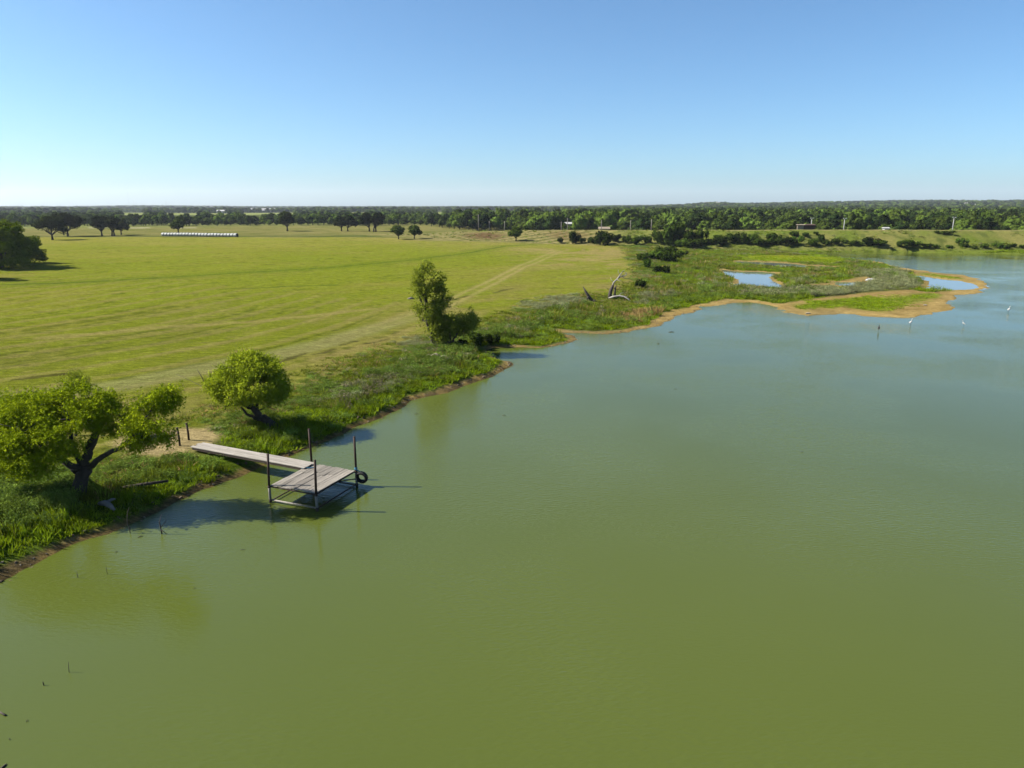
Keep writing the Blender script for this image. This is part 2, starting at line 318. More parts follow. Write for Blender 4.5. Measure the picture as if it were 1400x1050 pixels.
# ------------------------------------------------------------------ ground
def build_ground():
    ang = np.radians(np.concatenate([np.linspace(-180, -50, 40, endpoint=False), np.linspace(-50, 50, 640), np.linspace(50, 180, 40)[1:]]))
    rr = np.concatenate([np.linspace(2, 22, 14, endpoint=False), np.geomspace(22, 420, 430, endpoint=False), np.geomspace(420, 9000, 120)])
    A, R = np.meshgrid(ang, rr); x = np.sin(A) * R; y = np.cos(A) * R
    sh = x.shape; x = x.ravel(); y = y.ravel()
    h, sd, sdw, m, dam, dc, par = height(x, y, True)
    nr, na = sh
    i = np.arange(nr - 1)[:, None] * na + np.arange(na - 1)[None, :]
    f = np.stack([i, i + 1, i + na + 1, i + na], -1).reshape(-1, 4)[:, ::-1]
    # ---- colour of the ground itself (never light or shade)
    def c(*a): return np.array(a)[None, :]
    def mix(a, b, t): t = np.clip(t, 0, 1)[:, None]; return a * (1 - t) + b * t
    r = np.hypot(x, y)
    n1 = fbm(x / 40, y / 40, 41, 4); n2 = fbm(x / 9, y / 9, 42, 4); n3 = fbm(x / 1.6, y / 1.6, 43, 4)
    fd = sdist(x, y, FIELD)
    md, mpar, _ = pdist(x, y, SKEL)
    mdw = md + (n1 - .5) * 6
    s1 = vn(mdw / 1.7, mpar * 3, 51) * .5 + vn(mdw / .75, mpar * 9, 52) * .3 + vn(mdw / 6, mpar * 1.5, 53) * .6
    s1 = s1 / 1.4
    green = c(.230, .262, .028); yel = c(.265, .260, .040); tan = c(.36, .285, .125); olive = c(.160, .180, .024); dk = c(.085, .105, .014)
    t = .24 + (s1 - .5) * 1.8 + (n1 - .5) * 1.0 + (n2 - .5) * .5 + ss(200, 330, r) * .38
    col = mix(green, yel, t); col = mix(col, c(.36, .32, .085), ss(190, 330, r + (n1 - .5) * 90) * (.28 + .5 * (s1 - .3)))
    near = 1 - ss(50, 135, r + (n1 - .5) * 60)
    col = mix(col, olive, near * (.62 + (n2 - .5) * 1.2))
    edge = np.exp(-np.maximum(fd, 0) / 9)
    patch = ss(.50, .72, n2 * .45 + n3 * .3 + s1 * .25 + edge * .16 + .03 * near)
    strk = ss(.60, .78, vn(mdw / .8, mpar * 26 + 5, 57) * .6 + n3 * .4)
    col = mix(col, tan, patch * (.20 + .45 * edge) )
    col = mix(col, tan, strk * (.12 + .16 * near + .25 * edge))
    drk = ss(.62, .80, vn(mdw / .9, mpar * 22 + 9, 58) * .6 + fbm(x / 1.2, y / 1.2, 59, 2) * .4)
    col = mix(col, dk, drk * (.45 + .35 * near))
    # racetrack mowing bands at the right end and the left end of the field
    ends = ss(3.2, 3.9, mpar) + (1 - ss(.5, 1.4, mpar)) * .6
    band = np.abs(np.sin(mdw / 5.2 * math.pi)); 
    col = mix(col, tan * .92, ends * ss(.86, .98, band + (n3 - .5) * .1) * .7)
    col = mix(col, green * .9, ends * (1 - ss(.02, .2, band)) * .4)
    for pl, w, cc, a in ((DARKLINE, .9, c(.075, .105, .018), .75), (TANLINE, 1.1, tan, .6), (DARK2, .7, c(.08, .11, .02), .6)):
        d, _, _ = pdist(x, y, pl); d = d + (n3 - .5) * 1.6
        col = mix(col, cc, (1 - ss(w * .4, w * 1.4, np.abs(d))) * a)
        if pl is DARKLINE: col = mix(col, c(.13, .19, .02), (1 - ss(2, 8, d)) * .35)
    # right part of the field by the marsh: sandy arcs
    g = ss(-8, 10, x) * ss(150, 185, y) * (1 - ss(225, 250, y)) * ss(0, 6, fd)
    col = mix(col, tan, g * ss(.40, .56, n2 * .5 + s1 * .3 + n3 * .2) * .75)
    lowtan = ss(-30, 0, x) * ss(70, 100, y) * (1 - ss(150, 170, y)) * np.exp(-np.maximum(fd, 0) / 16)
    col = mix(col, tan * .8, lowtan * ss(.38, .60, n2 * .5 + s1 * .4 + n3 * .1) * .75)
    # farm track: two ruts, broad and faded in the foreground
    d, tp, _ = pdist(x, y, TRACK); d = d + (n2 - .5) * .5
    wide = 1 - ss(12, 50, r - 60)
    rut = np.exp(-((d - 1.05) / .50) ** 2)
    col = mix(col, c(.46, .36, .17), rut * (.62 - .4 * wide) * (.6 + .8 * n2) * ss(.0, .25, n3 + .1))
    col = mix(col, c(.285, .275, .125), (1 - ss(1.2, 3.0 , d + (n3 - .5))) * (.10 + .58 * wide))
    for cr_ in (((380, 497), (398, 490), (418, 483)), ((428, 485), (440, 483), (456, 478)), ((466, 471), (488, 466)), ((676, 401), (690, 397), (702, 395)), ((612, 412), (640, 405)), ((300, 512), (330, 506)), ((500, 470), (530, 463)), ((20, 520), (90, 512))):
        dd, _, _ = pdist(x, y, P(cr_, 1.0)); dd = dd + (n3 - .5) * .7; col = mix(col, c(.085, .075, .03), (1 - ss(.12, .5, np.abs(dd))) * .85)
    # dirt by the walkway
    d = sdist(x, y, DIRT) + (n3 - .5) * 2.2
    col = mix(col, mix(c(.40, .30, .17), c(.52, .40, .24), n3 * 1.6 - .3), ss(-.5, .8, d) * .92)
    # rough ground
    rough = mix(c(.105, .135, .030), c(.175, .185, .062), n2 * 2 - .5); rough = mix(rough, c(.25, .20, .11), ss(.55, .75, n3) * .5)
    isr = 1 - ss(-1.2, 1.2, fd + (n3 - .5) * 3)
    isr = isr * (1 - ss(-.5, .8, d) * .92)
    col = mix(col, rough, isr)
    bw = 1.6 + 3.0 * ss(80, 130, y)
    lush = c(.125, .20, .012)
    col = mix(col, lush, isr * (1 - ss(bw * 1.2, bw * 2.4, sd + (n2 - .5) * 4)) * .8)
    # marsh
    marsh = mix(c(.12, .155, .03), c(.17, .175, .075), n2 * 2.4 - .7)
    col = mix(col, marsh, m * isr * .7)
    d = sdist(x, y, YELLOW) + (n2 - .5) * 8; col = mix(col, mix(c(.20, .27, .02), c(.40, .36, .035), n1 * 2 - .5), ss(-3, 3, d) * (sd > 0))
    mud = mix(c(.33, .225, .095), c(.47, .33, .155), n3 * 1.8 - .4); mud = mix(mud, c(.22, .17, .10), ss(.55, .8, n2) * .5)
    d = sdist(x, y, SAND) + (n2 - .5) * 2; sandm = ss(-1, 1, d) * (sd > 0); col = mix(col, mud, sandm)
    d = sdist(x, y, GREENMUD) + (n2 - .5) * 4; col = mix(col, mud, ss(-1, 1.5, d) * (sd > 0) * .9)
    for g_ in (SPITGREEN, SPITG2):
        d = sdist(x, y, g_) + (n2 - .5) * 6 + (n3 - .5) * 3
        col = mix(col, mix(c(.155, .225, .015), c(.25, .27, .05), n3 * 1.7 - .4), ss(-1.5, 2.5, d))
    # bare strip at the water line
    mw = (.30 + .85 * n2 + 1.8 * ss(75, 105, y)) * (1 - ss(200, 215, y) * .8) * (1 - .55 * np.exp(-((y - 40) / 10) ** 2))
    mud = mix(mud, mud * 1.15, ss(80, 100, y)); mud = mix(mud, c(.17, .125, .08), .8 * ss(.42, .58, fbm(x / .6, y / .6, 44, 3)) * (1 - ss(60, 95, y)))
    col = mix(col, mud, (1 - ss(mw * .75, mw * 1.15, sdw + (n3 - .5) * .5)) * (sd > -2) * (1 - ss(200, 215, y)))
    col = mix(col, c(.20, .24, .05), ss(205, 220, y) * (1 - ss(3, 9, sd + (n2 - .5) * 5)) * (x > 60) * .85)
    for p in POOLS:
        q = -sdist(x, y, p) + (n2 - .5) * 3; col = mix(col, mud, (1 - ss(1.0, 3.0, q)) * .8)
    wet = (1 - ss(.12, .5, sdw)) * (sd > -3) * (1 - ss(195, 210, y)); col = col * (1 - (.38 - .20 * ss(70, 100, y)[:, None]) * wet[:, None])      # wet soil at the water line
    # dam
    dm = ss(-.3, .8, dam - (h - .9)) * (sd > 1) * (y > 200) * (dam > .6)
    damc = mix(c(.170, .215, .040), c(.285, .265, .095), n2 * 2.6 - .85); damc = mix(damc, c(.10, .13, .035), ss(.52, .66, fbm(x / 2.6, y / 2.6, 77, 3)) * .75)
    col = mix(col, damc, dm)
    top = (1 - ss(1.2, 2.6, dc)) * (sd > 1); col = mix(col, c(.38, .31, .18), top * .75)
    # left end of the dam: dry rows down the slope and a brown burnt patch
    lft = dm * (1 - ss(28, 52, x)) * ss(2.0, 4.0, dc)
    rows = ss(.5, .85, np.abs(np.sin((x * .95 + (dc) * .9 + n2 * 3) * .62)))
    col = mix(col, mix(c(.17, .16, .065), c(.40, .32, .17), rows), lft * .8)
    bp = np.exp(-(((x + 12) / 9.5) ** 2 + ((dc - 20) / 12) ** 2) ** 2) + .6 * np.exp(-(((x - 22) / 9) ** 2 + ((dc - 14) / 11) ** 2) ** 2)
    col = mix(col, c(.145, .075, .05), bp * (.55 + .4 * ss(.4, .6, n3)) * (y > 250))
    # pale dry ground beyond the hay field, with a gravel drive
    far = ss(330, 350, y + (n1 - .5) * 20) * (sd > 5) * (1 - dm)
    col = mix(col, mix(c(.20, .20, .06), c(.32, .27, .12), n2 * 2 - .5), far * .75)
    dr = (np.abs(y - 455 + .02 * x) < 2.6) & (x < -190)
    col = mix(col, c(.55, .50, .42), dr * .8)
    col = mix(col, mix(c(.055, .075, .02), c(.29, .33, .12), ss(.45, .6, fbm(x / 500, y / 260, 91, 3))), ss(480, 620, r) * .9)
    col = np.clip(col * np.array([[.425, .44, .36]]), .002, .9)
    me = mesh_np('ground', np.stack([x, y, h], -1), f, None, True)
    ca = me.color_attributes.new('Col', 'FLOAT_COLOR', 'POINT')
    ca.data.foreach_set('color', np.concatenate([col, np.ones((len(col), 1))], 1).astype(np.float32).ravel())
    mt, n, out = newmat('ground'); L = n.links
    at_ = n.nodes.new('ShaderNodeAttribute'); at_.attribute_name = 'Col'
    tc = n.nodes.new('ShaderNodeTexCoord')
    facs = []
    for sc_, lo, hi in ((7.0, .60, 1.40), (1.3, .84, 1.16), (28.0, .75, 1.25), (1.3, .50, 1.50), (.35, .82, 1.18)):
        nz = n.nodes.new('ShaderNodeTexNoise'); nz.inputs['Scale'].default_value = sc_; nz.inputs['Detail'].default_value = 6; nz.inputs['Roughness'].default_value = .7
        mr = n.nodes.new('ShaderNodeMapRange'); mr.inputs['From Min'].default_value = .3; mr.inputs['From Max'].default_value = .7
        mr.inputs['To Min'].default_value = lo; mr.inputs['To Max'].default_value = hi
        if len(facs) >= 3:
            mp_ = n.nodes.new('ShaderNodeMapping'); mp_.inputs['Rotation'].default_value = (0, 0, -.42); mp_.inputs['Scale'].default_value = (1, 7, 1)
            L.new(tc.outputs['Object'], mp_.inputs[0]); L.new(mp_.outputs[0], nz.inputs['Vector'])
        else: L.new(tc.outputs['Object'], nz.inputs['Vector'])
        L.new(nz.outputs['Fac'], mr.inputs['Value']); facs.append((nz, mr))
    col_o = at_.outputs['Color']
    for nz, mr in facs:
        vm = n.nodes.new('ShaderNodeVectorMath'); vm.operation = 'SCALE'; L.new(col_o, vm.inputs[0]); L.new(mr.outputs[0], vm.inputs['Scale']); col_o = vm.outputs[0]
    b = n.nodes.new('ShaderNodeBsdfPrincipled'); b.inputs['Roughness'].default_value = .95; b.inputs['Specular IOR Level'].default_value = 0
    L.new(col_o, b.inputs['Base Color'])
    bp1 = n.nodes.new('ShaderNodeBump'); bp1.inputs['Distance'].default_value = .07; L.new(facs[0][0].outputs['Fac'], bp1.inputs['Height'])
    bp2 = n.nodes.new('ShaderNodeBump'); bp2.inputs['Distance'].default_value = .10; L.new(facs[1][0].outputs['Fac'], bp2.inputs['Height']); L.new(bp1.outputs[0], bp2.inputs['Normal'])
    bp3 = n.nodes.new('ShaderNodeBump'); bp3.inputs['Distance'].default_value = .10; L.new(facs[3][0].outputs['Fac'], bp3.inputs['Height']); L.new(bp2.outputs[0], bp3.inputs['Normal'])
    L.new(bp3.outputs[0], b.inputs['Normal']); L.new(b.outputs[0], out.inputs[0])
    me.materials.append(mt)
    o = link(bpy.data.objects.new('ground', me)); tag(o, kind='structure'); return o
build_ground()

# ------------------------------------------------------------------ water
def watermat(name, base, base2, rip, rough):
    m, n, out = newmat(name); L = n.links
    tc = n.nodes.new('ShaderNodeTexCoord')
    b = n.nodes.new('ShaderNodeBsdfPrincipled'); b.inputs['IOR'].default_value = 1.333; b.inputs['Roughness'].default_value = rough
    nz0 = n.nodes.new('ShaderNodeTexNoise'); nz0.inputs['Scale'].default_value = .035; nz0.inputs['Detail'].default_value = 4
    L.new(tc.outputs['Object'], nz0.inputs['Vector'])
    cr = n.nodes.new('ShaderNodeValToRGB'); cr.color_ramp.elements[0].position = .35; cr.color_ramp.elements[1].position = .65
    cr.color_ramp.elements[0].color = (*base, 1); cr.color_ramp.elements[1].color = (*base2, 1)
    L.new(nz0.outputs['Fac'], cr.inputs[0]); L.new(cr.outputs[0], b.inputs['Base Color'])
    prev = None
    for sc_, st, dist, rot in rip:
        mp = n.nodes.new('ShaderNodeMapping'); mp.inputs['Scale'].default_value = st; mp.inputs['Rotation'].default_value = (0, 0, rot)
        L.new(tc.outputs['Object'], mp.inputs[0])
        nz = n.nodes.new('ShaderNodeTexNoise'); nz.inputs['Scale'].default_value = sc_; nz.inputs['Detail'].default_value = 3; L.new(mp.outputs[0], nz.inputs['Vector'])
        bp = n.nodes.new('ShaderNodeBump'); bp.inputs['Distance'].default_value = dist; L.new(nz.outputs['Fac'], bp.inputs['Height'])
        wp_ = n.nodes.new('ShaderNodeTexNoise'); wp_.inputs['Scale'].default_value = .07; wp_.inputs['Detail'].default_value = 3; L.new(tc.outputs['Object'], wp_.inputs['Vector'])
        wr_ = n.nodes.new('ShaderNodeMapRange'); wr_.inputs['From Min'].default_value = .38; wr_.inputs['From Max'].default_value = .62; wr_.inputs['To Min'].default_value = .25; wr_.inputs['To Max'].default_value = 1.0
        L.new(wp_.outputs['Fac'], wr_.inputs['Value']); L.new(wr_.outputs[0], bp.inputs['Strength'])
        if prev: L.new(prev.outputs[0], bp.inputs['Normal'])
        prev = bp
    if prev: L.new(prev.outputs[0], b.inputs['Normal'])
    L.new(b.outputs[0], out.inputs[0]); return m
wm = watermat('murky_green_water', (.049, .064, .0105), (.055, .070, .0125), [(3.2, (1, 2.6, 1), .026, .45), (1.0, (1, 2.0, 1), .012, .25), (8, (1, 2, 1), .004, .6)], .02)
xs, ys = WATER[:, 0], WATER[:, 1]
wv = [(-140, -220, 0), (380, -220, 0), (380, 262, 0), (-140, 262, 0)]
water = link(bpy.data.objects.new('water', mesh_np('water', wv, [(0, 1, 2, 3)], wm))); tag(water, kind='structure')
pm = watermat('still_marsh_water', (.085, .093, .090), (.10, .108, .10), [(1.6, (1, 1.6, 1), .003, .3)], .02)
for p in POOLS:
    c0 = p.mean(0); q = c0 + (p - c0) * 1.0
    nv = len(q); dirs = (p - c0); ln = np.linalg.norm(dirs, axis=1, keepdims=True); q = p + dirs / ln * 1.6
    v = [(a, b_, .006) for a, b_ in q] + [(c0[0], c0[1], .006)]
    f = [(i, (i + 1) % nv, nv) for i in range(nv)]
    me = mesh_np('pool', v, f, pm)
    if me.polygons[0].normal.z < 0: me.flip_normals()
    tag(link(bpy.data.objects.new('pool', me)), kind='structure')

# ------------------------------------------------------------------ foliage building blocks
def ico(sub=1):
    import bmesh
    bm = bmesh.new(); bmesh.ops.create_icosphere(bm, subdivisions=sub, radius=1)
    v = np.array([q.co[:] for q in bm.verts]); f = np.array([[w.index for w in q.verts] for q in bm.faces]); bm.free(); return v, f
ICO1 = ico(1); ICO2 = ico(2)
def leaves(blobs, n, size, rng, aspect=.55, outward=.6, shell=.45, droop=0.0, flat=0.0, sprig=1, spread=.25, zmin=None, cull=0.0, cs=.8):
    """leaf-sized quads spread through ellipsoid blobs [(x,y,z,rx,ry,rz,weight)]"""
    b = np.array([q[:6] for q in blobs], float)
    w = np.array([(q[6] if len(q) > 6 else 1.0) * (q[3] * q[4] * q[5]) ** .62 for q in blobs]); w /= w.sum()
    ns = max(1, n // sprig); k = rng.choice(len(b), ns, p=w)
    d = rng.normal(size=(ns, 3)); d /= np.linalg.norm(d, axis=1, keepdims=True)
    rad = 1 - shell * rng.random(ns) ** 1.5
    lump = 1 + .20 * (np.sin(d[:, 0] * 5 + k * 1.7) * np.sin(d[:, 1] * 4.3 + k) + .6 * np.sin(d[:, 2] * 7 + k * 2.3))
    c = b[k, :3] + d * b[k, 3:6] * (rad * lump)[:, None]
    if cull:
        q = c / cs; o_ = rng.random(6) * 50
        nz = vn(q[:, 0] + o_[0], q[:, 1] + q[:, 2] + o_[1], 1) + vn(q[:, 1] * 1.1 + o_[2], q[:, 2] * 1.3 - q[:, 0] * .4 + o_[3], 2) + .5 * vn(q[:, 0] * 2.1 + q[:, 2], q[:, 1] * 2.3 + o_[4], 3)
        kp = nz > np.quantile(nz, cull); c, d, k = c[kp], d[kp], k[kp]; ns = len(c)
    if sprig > 1:
        dirn = d * .5 + rng.normal(size=(ns, 3)) * .5; dirn[:, 2] -= droop; dirn /= np.linalg.norm(dirn, axis=1, keepdims=True)
        t = np.tile(np.linspace(0, 1, sprig), ns)[:, None]
        c = np.repeat(c, sprig, 0) + np.repeat(dirn, sprig, 0) * t * spread + rng.normal(size=(ns * sprig, 3)) * size * .35
        d = np.repeat(d, sprig, 0)
    m = len(c); nrm = d * outward + rng.normal(size=(m, 3)) * (1 - outward) * .8; nrm[:, 2] += flat; nrm /= np.linalg.norm(nrm, axis=1, keepdims=True)
    t1 = rng.normal(size=(m, 3)); t1[:, 2] -= droop * 1.2; t1 -= nrm * (t1 * nrm).sum(1, keepdims=True); t1 /= np.linalg.norm(t1, axis=1, keepdims=True) + 1e-9
    t2 = np.cross(nrm, t1); s = size * (.6 + .8 * rng.random((m, 1)))
    v = np.stack([c - t1 * s, c + t2 * s * aspect, c + t1 * s, c - t2 * s * aspect], 1).reshape(-1, 3)
    if zmin is not None: v[:, 2] = np.maximum(v[:, 2], zmin)
    f = np.arange(m * 4).reshape(-1, 4); return v, f
def cores(blobs, k, rng, sub=1):
    V, F = ICO2 if sub == 2 else ICO1; vs = []; fs = []; n = 0
    for q in blobs:
        r = np.array(q[3:6]) * k
        vs.append(V * r * (1 + .12 * rng.normal(size=(len(V), 1))) + np.array(q[:3])); fs.append(F + n); n += len(V)
    v = np.vstack(vs); f = np.vstack(fs); f4 = np.concatenate([f, f[:, 2:3]], 1); return v, f4   # degenerate quads are split below
def join(parts, name, mats, smooth=False):
    """parts [(v, f, mat_index)] with quads or triangles -> mesh"""
    vs = []; loops = []; tot = []; mi = []; n = 0
    for v, f, k in parts:
        f = np.asarray(f); 
        if f.shape[1] == 4 and (f[:, 2] == f[:, 3]).all(): f = f[:, :3]
        vs.append(v); loops.append((f + n).ravel()); tot.append(np.full(len(f), f.shape[1])); mi.append(np.full(len(f), k)); n += len(v)
    v = np.vstack(vs).astype(np.float32); lp = np.concatenate(loops).astype(np.int32); tot = np.concatenate(tot).astype(np.int32)
    me = bpy.data.meshes.new(name); me.vertices.add(len(v)); me.vertices.foreach_set('co', v.ravel())
    me.loops.add(len(lp)); me.loops.foreach_set('vertex_index', lp); me.polygons.add(len(tot))
    me.polygons.foreach_set('loop_start', np.concatenate([[0], np.cumsum(tot)[:-1]]).astype(np.int32)); me.polygons.foreach_set('loop_total', tot)
    for m in mats: me.materials.append(m)
    me.polygons.foreach_set('material_index', np.concatenate(mi).astype(np.int32)); me.update(calc_edges=True); return me
def tubes_mb(list_):
    mb = MB()
    for pts, rad, n in list_: mb.tube(pts, rad, n, jit=.12)
    return np.vstack(mb.v), np.vstack(mb.f)

def round_blobs(h, w, rng, n=9, trunk=.25, flat=1.0):
    """lobes of a broad crown of height h, width w standing on z=0"""
    z0 = h * trunk; ch = h - z0; out = []
    out.append((0, 0, z0 + ch * .5, w * .30, w * .30, ch * .42))
    for i in range(n):
        a = 2 * math.pi * (i + rng.random() * .7) / n; e = rng.random()
        r = w * (.20 + .13 * rng.random()); s = w * (.13 + .07 * rng.random())
        z = z0 + ch * (.22 + .55 * e); r *= 1.1 - .55 * max(0, e - .4)
        out.append((math.cos(a) * r, math.sin(a) * r, z, s * 1.1, s * 1.1, min(s * .85 * flat, ch * .33)))
    for i in range(3):
        a = rng.random() * 6.28; out.append((math.cos(a) * w * .12, math.sin(a) * w * .12, h - ch * .2, w * .15, w * .15, ch * .2))
    return out
def simple_tree_mesh(name, h, w, rng, n, size, leaf, bark, trunk=.22, core=.86, nb=9):
    bl = round_blobs(h, w, rng, nb, trunk)
    v, f = leaves(bl, n, size, rng, .7, .65, .3); cv, cf = cores(bl, core, rng)
    tv, tf = tubes_mb([([(0, 0, -.3), (.1, 0, h * trunk * .6), (0, .1, h * .5)], [h * .045, h * .032, h * .02], 5)])
    return join([(v, f, 0), (cv, cf, 0), (tv, tf, 1)], name, [leaf, bark])

# ------------------------------------------------------------------ geometry-node scatter for what nobody could count
def scatter(name, pts, rot, scl, idx, meshes, label, cat=None, kind='stuff'):
    col = bpy.data.collections.new(name + '_sources')
    for i, me in enumerate(meshes):
        o = bpy.data.objects.new('%s_source_%02d' % (name, i), me); col.objects.link(o)
    me = bpy.data.meshes.new(name); pts = np.asarray(pts, np.float32); me.vertices.add(len(pts)); me.vertices.foreach_set('co', pts.ravel())
    a = me.attributes.new('rot', 'FLOAT_VECTOR', 'POINT'); a.data.foreach_set('vector', np.asarray(rot, np.float32).ravel())
    a = me.attributes.new('scl', 'FLOAT_VECTOR', 'POINT'); a.data.foreach_set('vector', np.asarray(scl, np.float32).ravel())
    a = me.attributes.new('idx', 'INT', 'POINT'); a.data.foreach_set('value', np.asarray(idx, np.int32))
    me.update(); o = link(bpy.data.objects.new(name, me))
    g = bpy.data.node_groups.new(name, 'GeometryNodeTree')
    g.interface.new_socket('Geometry', in_out='INPUT', socket_type='NodeSocketGeometry'); g.interface.new_socket('Geometry', in_out='OUTPUT', socket_type='NodeSocketGeometry')
    N = g.nodes; L = g.links; gi = N.new('NodeGroupInput'); go = N.new('NodeGroupOutput')
    mp = N.new('GeometryNodeMeshToPoints'); L.new(gi.outputs[0], mp.inputs['Mesh'])
    ci = N.new('GeometryNodeCollectionInfo'); ci.inputs['Collection'].default_value = col; ci.inputs['Separate Children'].default_value = True; ci.inputs['Reset Children'].default_value = True
    ip = N.new('GeometryNodeInstanceOnPoints'); L.new(mp.outputs[0], ip.inputs['Points']); L.new(ci.outputs[0], ip.inputs['Instance']); ip.inputs['Pick Instance'].default_value = True
    def na(nm, t):
        q = N.new('GeometryNodeInputNamedAttribute'); q.data_type = t; q.inputs['Name'].default_value = nm; return q
    qi = na('idx', 'INT'); qr = na('rot', 'FLOAT_VECTOR'); qs = na('scl', 'FLOAT_VECTOR')
    L.new(qi.outputs[0], ip.inputs['Instance Index']); er = N.new('FunctionNodeEulerToRotation'); L.new(qr.outputs[0], er.inputs[0]); L.new(er.outputs[0], ip.inputs['Rotation']); L.new(qs.outputs[0], ip.inputs['Scale'])
    L.new(ip.outputs[0], go.inputs[0])
    md = o.modifiers.new('scatter', 'NODES'); md.node_group = g
    tag(o, label, cat, kind=kind); return o
def rots(n, rng, tilt=.12):
    r = rng.normal(size=(n, 3)) * tilt; r[:, 2] = rng.random(n) * 6.283; return r

def tuft_mesh(name, rng, n, h, rad, w, mat, lean=.35, two=True):
    a = rng.random(n) * 6.283; r = rad * np.sqrt(rng.random(n)); b = np.stack([np.cos(a) * r, np.sin(a) * r, np.zeros(n) - .03], 1)
    d = np.stack([np.cos(a) * r / rad * lean, np.sin(a) * r / rad * lean, np.ones(n)], 1) + rng.normal(size=(n, 3)) * .18
    d /= np.linalg.norm(d, axis=1, keepdims=True); hh = (h * (.45 + .75 * rng.random(n)))[:, None]
    s = rng.normal(size=(n, 3)); s[:, 2] = 0; s /= np.linalg.norm(s, axis=1, keepdims=True); s = s * w
    mid = b + d * hh * .55; tip = b + d * hh + np.stack([d[:, 0], d[:, 1], np.zeros(n) - .25], 1) * hh * .3
    v = np.stack([b - s * .5, b + s * .5, mid + s * .5, tip, mid - s * .5], 1).reshape(-1, 3)
    i = np.arange(n) * 5
    q = np.stack([i, i + 1, i + 2, i + 4], 1); t = np.stack([i + 4, i + 2, i + 3], 1)
    return join([(v, q, 0), (v[:0], np.zeros((0, 3), int), 0)], name, [mat]) if False else join2(v, q, t, name, mat)
def join2(v, q, t, name, mat):
    me = bpy.data.meshes.new(name); me.vertices.add(len(v)); me.vertices.foreach_set('co', v.astype(np.float32).ravel())
    lp = np.concatenate([q.ravel(), t.ravel()]).astype(np.int32); tot = np.concatenate([np.full(len(q), 4), np.full(len(t), 3)]).astype(np.int32)
    me.loops.add(len(lp)); me.loops.foreach_set('vertex_index', lp); me.polygons.add(len(tot))
    me.polygons.foreach_set('loop_start', np.concatenate([[0], np.cumsum(tot)[:-1]]).astype(np.int32)); me.polygons.foreach_set('loop_total', tot)
    me.materials.append(mat); me.update(calc_edges=True); return me
def weed_mesh(name, rng, n, h, w, size, mat, twig=False):
    bl = [(rng.normal() * w * .22, rng.normal() * w * .22, h * (.35 + .3 * rng.random()), w * .32, w * .32, h * .34) for _ in range(5)]
    v, f = leaves(bl, n, size, rng, .3, .45, .8, zmin=-.05); return join([(v, f, 0)], name, [mat])

# ------------------------------------------------------------------ far woods
rg = np.random.default_rng(11)
FOREST = []
for i in range(10):
    h = 8.5 + 3.0 * rg.random(); w = 8.0 + 3.5 * rg.random()
    FOREST.append(simple_tree_mesh('forest_tree', h, w, rg, 900, .55, M['forest'], M['barkfar'], .10, .86, 8))
def forest_points():
    pts = []
    r = 280.0
    while r < 8200:
        sp = 7.2 + max(0, r - 450) * .0065
        a = np.arange(-.86, .86, sp / r); a = a + rg.normal(size=len(a)) * sp / r * .35
        rr = r + rg.normal(size=len(a)) * sp * .4
        pts.append(np.stack([np.sin(a) * rr, np.cos(a) * rr, np.full(len(a), sp)], 1)); r += sp * .95
    p = np.vstack(pts); x, y = p[:, 0], p[:, 1]
    d, par, _ = pdist(x, y, CREST); ts = x / y
    # near edge of the wood: behind the dam on the right, beyond the dry pasture on the left
    nearedge = np.interp(x, [-420, -260, -150, -60, -35, 0, 60, 110, 200, 420], [455, 490, 500, 505, 430, 372, 330, 300, 288, 262]) + (vn(x / 12, y * 0, 3) - .5) * 14
    keep = (y > nearedge) & (d > 15)
    rr = np.hypot(x, y)
    open_ = fbm(x / 160, y / 90, 71, 3)
    keep &= ~((open_ > .66) & (rr > 430))
    openfar = fbm(x / 420, y / 200, 75, 3)
    keep &= ~((openfar > .56) & (rr > 900) & (ts < .12)); keep &= ~((openfar > .68) & (rr > 1300))
    def clear(p0, p1, r0, r1):
        a0 = (p0 - 700) / 1002; a1 = (p1 - 700) / 1002
        return (ts > a0) & (ts < a1) & (rr > r0) & (rr < r1)
    for c_ in ((165, 196, 640, 1700), (222, 272, 640, 1500), (330, 402, 640, 1650), (476, 500, 800, 1500), (597, 606, 800, 1500), (625, 704, 820, 1500),
               (735, 792, 760, 1350), (285, 312, 700, 1400), (845, 858, 600, 1000), (1362, 1392, 1800, 2300), (1310, 1330, 1300, 1500)):
        keep &= ~clear(*c_)
    p = p[keep]; z = height(p[:, 0], p[:, 1]); return np.column_stack([p[:, 0], p[:, 1], z, p[:, 2]])
fp = forest_points()
dist = np.hypot(fp[:, 0], fp[:, 1]); order = np.argsort(dist); fp = fp[order]; dist = dist[order]
inview = np.abs(fp[:, 0] / fp[:, 1]) < .74
ind = np.where(inview)[0][:285]
print('forest trees', len(fp))
def fscale(p, rng, d): 
    s = (.40 + .72 * rng.random() ** 1.2); return s * (.92 if p[0] > 60 else 1.0)
mask = np.ones(len(fp), bool); mask[ind] = False
for k, i in enumerate(ind):
    x, y, z, sp = fp[i]; s = fscale(fp[i], rg, dist[i])
    if x < -40: s *= .70
    o = bpy.data.objects.new('forest_tree', FOREST[k % len(FOREST)]); o.location = (x, y, z); o.rotation_euler = (0, 0, rg.random() * 6.28)
    o.scale = (s * (.9 + .3 * rg.random()), s * (.9 + .3 * rg.random()), s); link(o)
    if x > -40: tag(o, 'green broadleaf tree in the front rows of the wood behind the grass dam', 'tree', 'trees in the front rows of the wood behind the dam')
    else: tag(o, 'green broadleaf tree on the near edge of the wood beyond the hay field', 'tree', 'trees on the near edge of the wood beyond the hay field')
q = fp[mask]; dq = dist[mask]; n = len(q)
s = (.42 + .7 * rg.random(n)) * (1 + np.maximum(0, dq - 700) * .00002) * np.where((q[:, 0] < -40) & (dq < 1500), .72, 1)
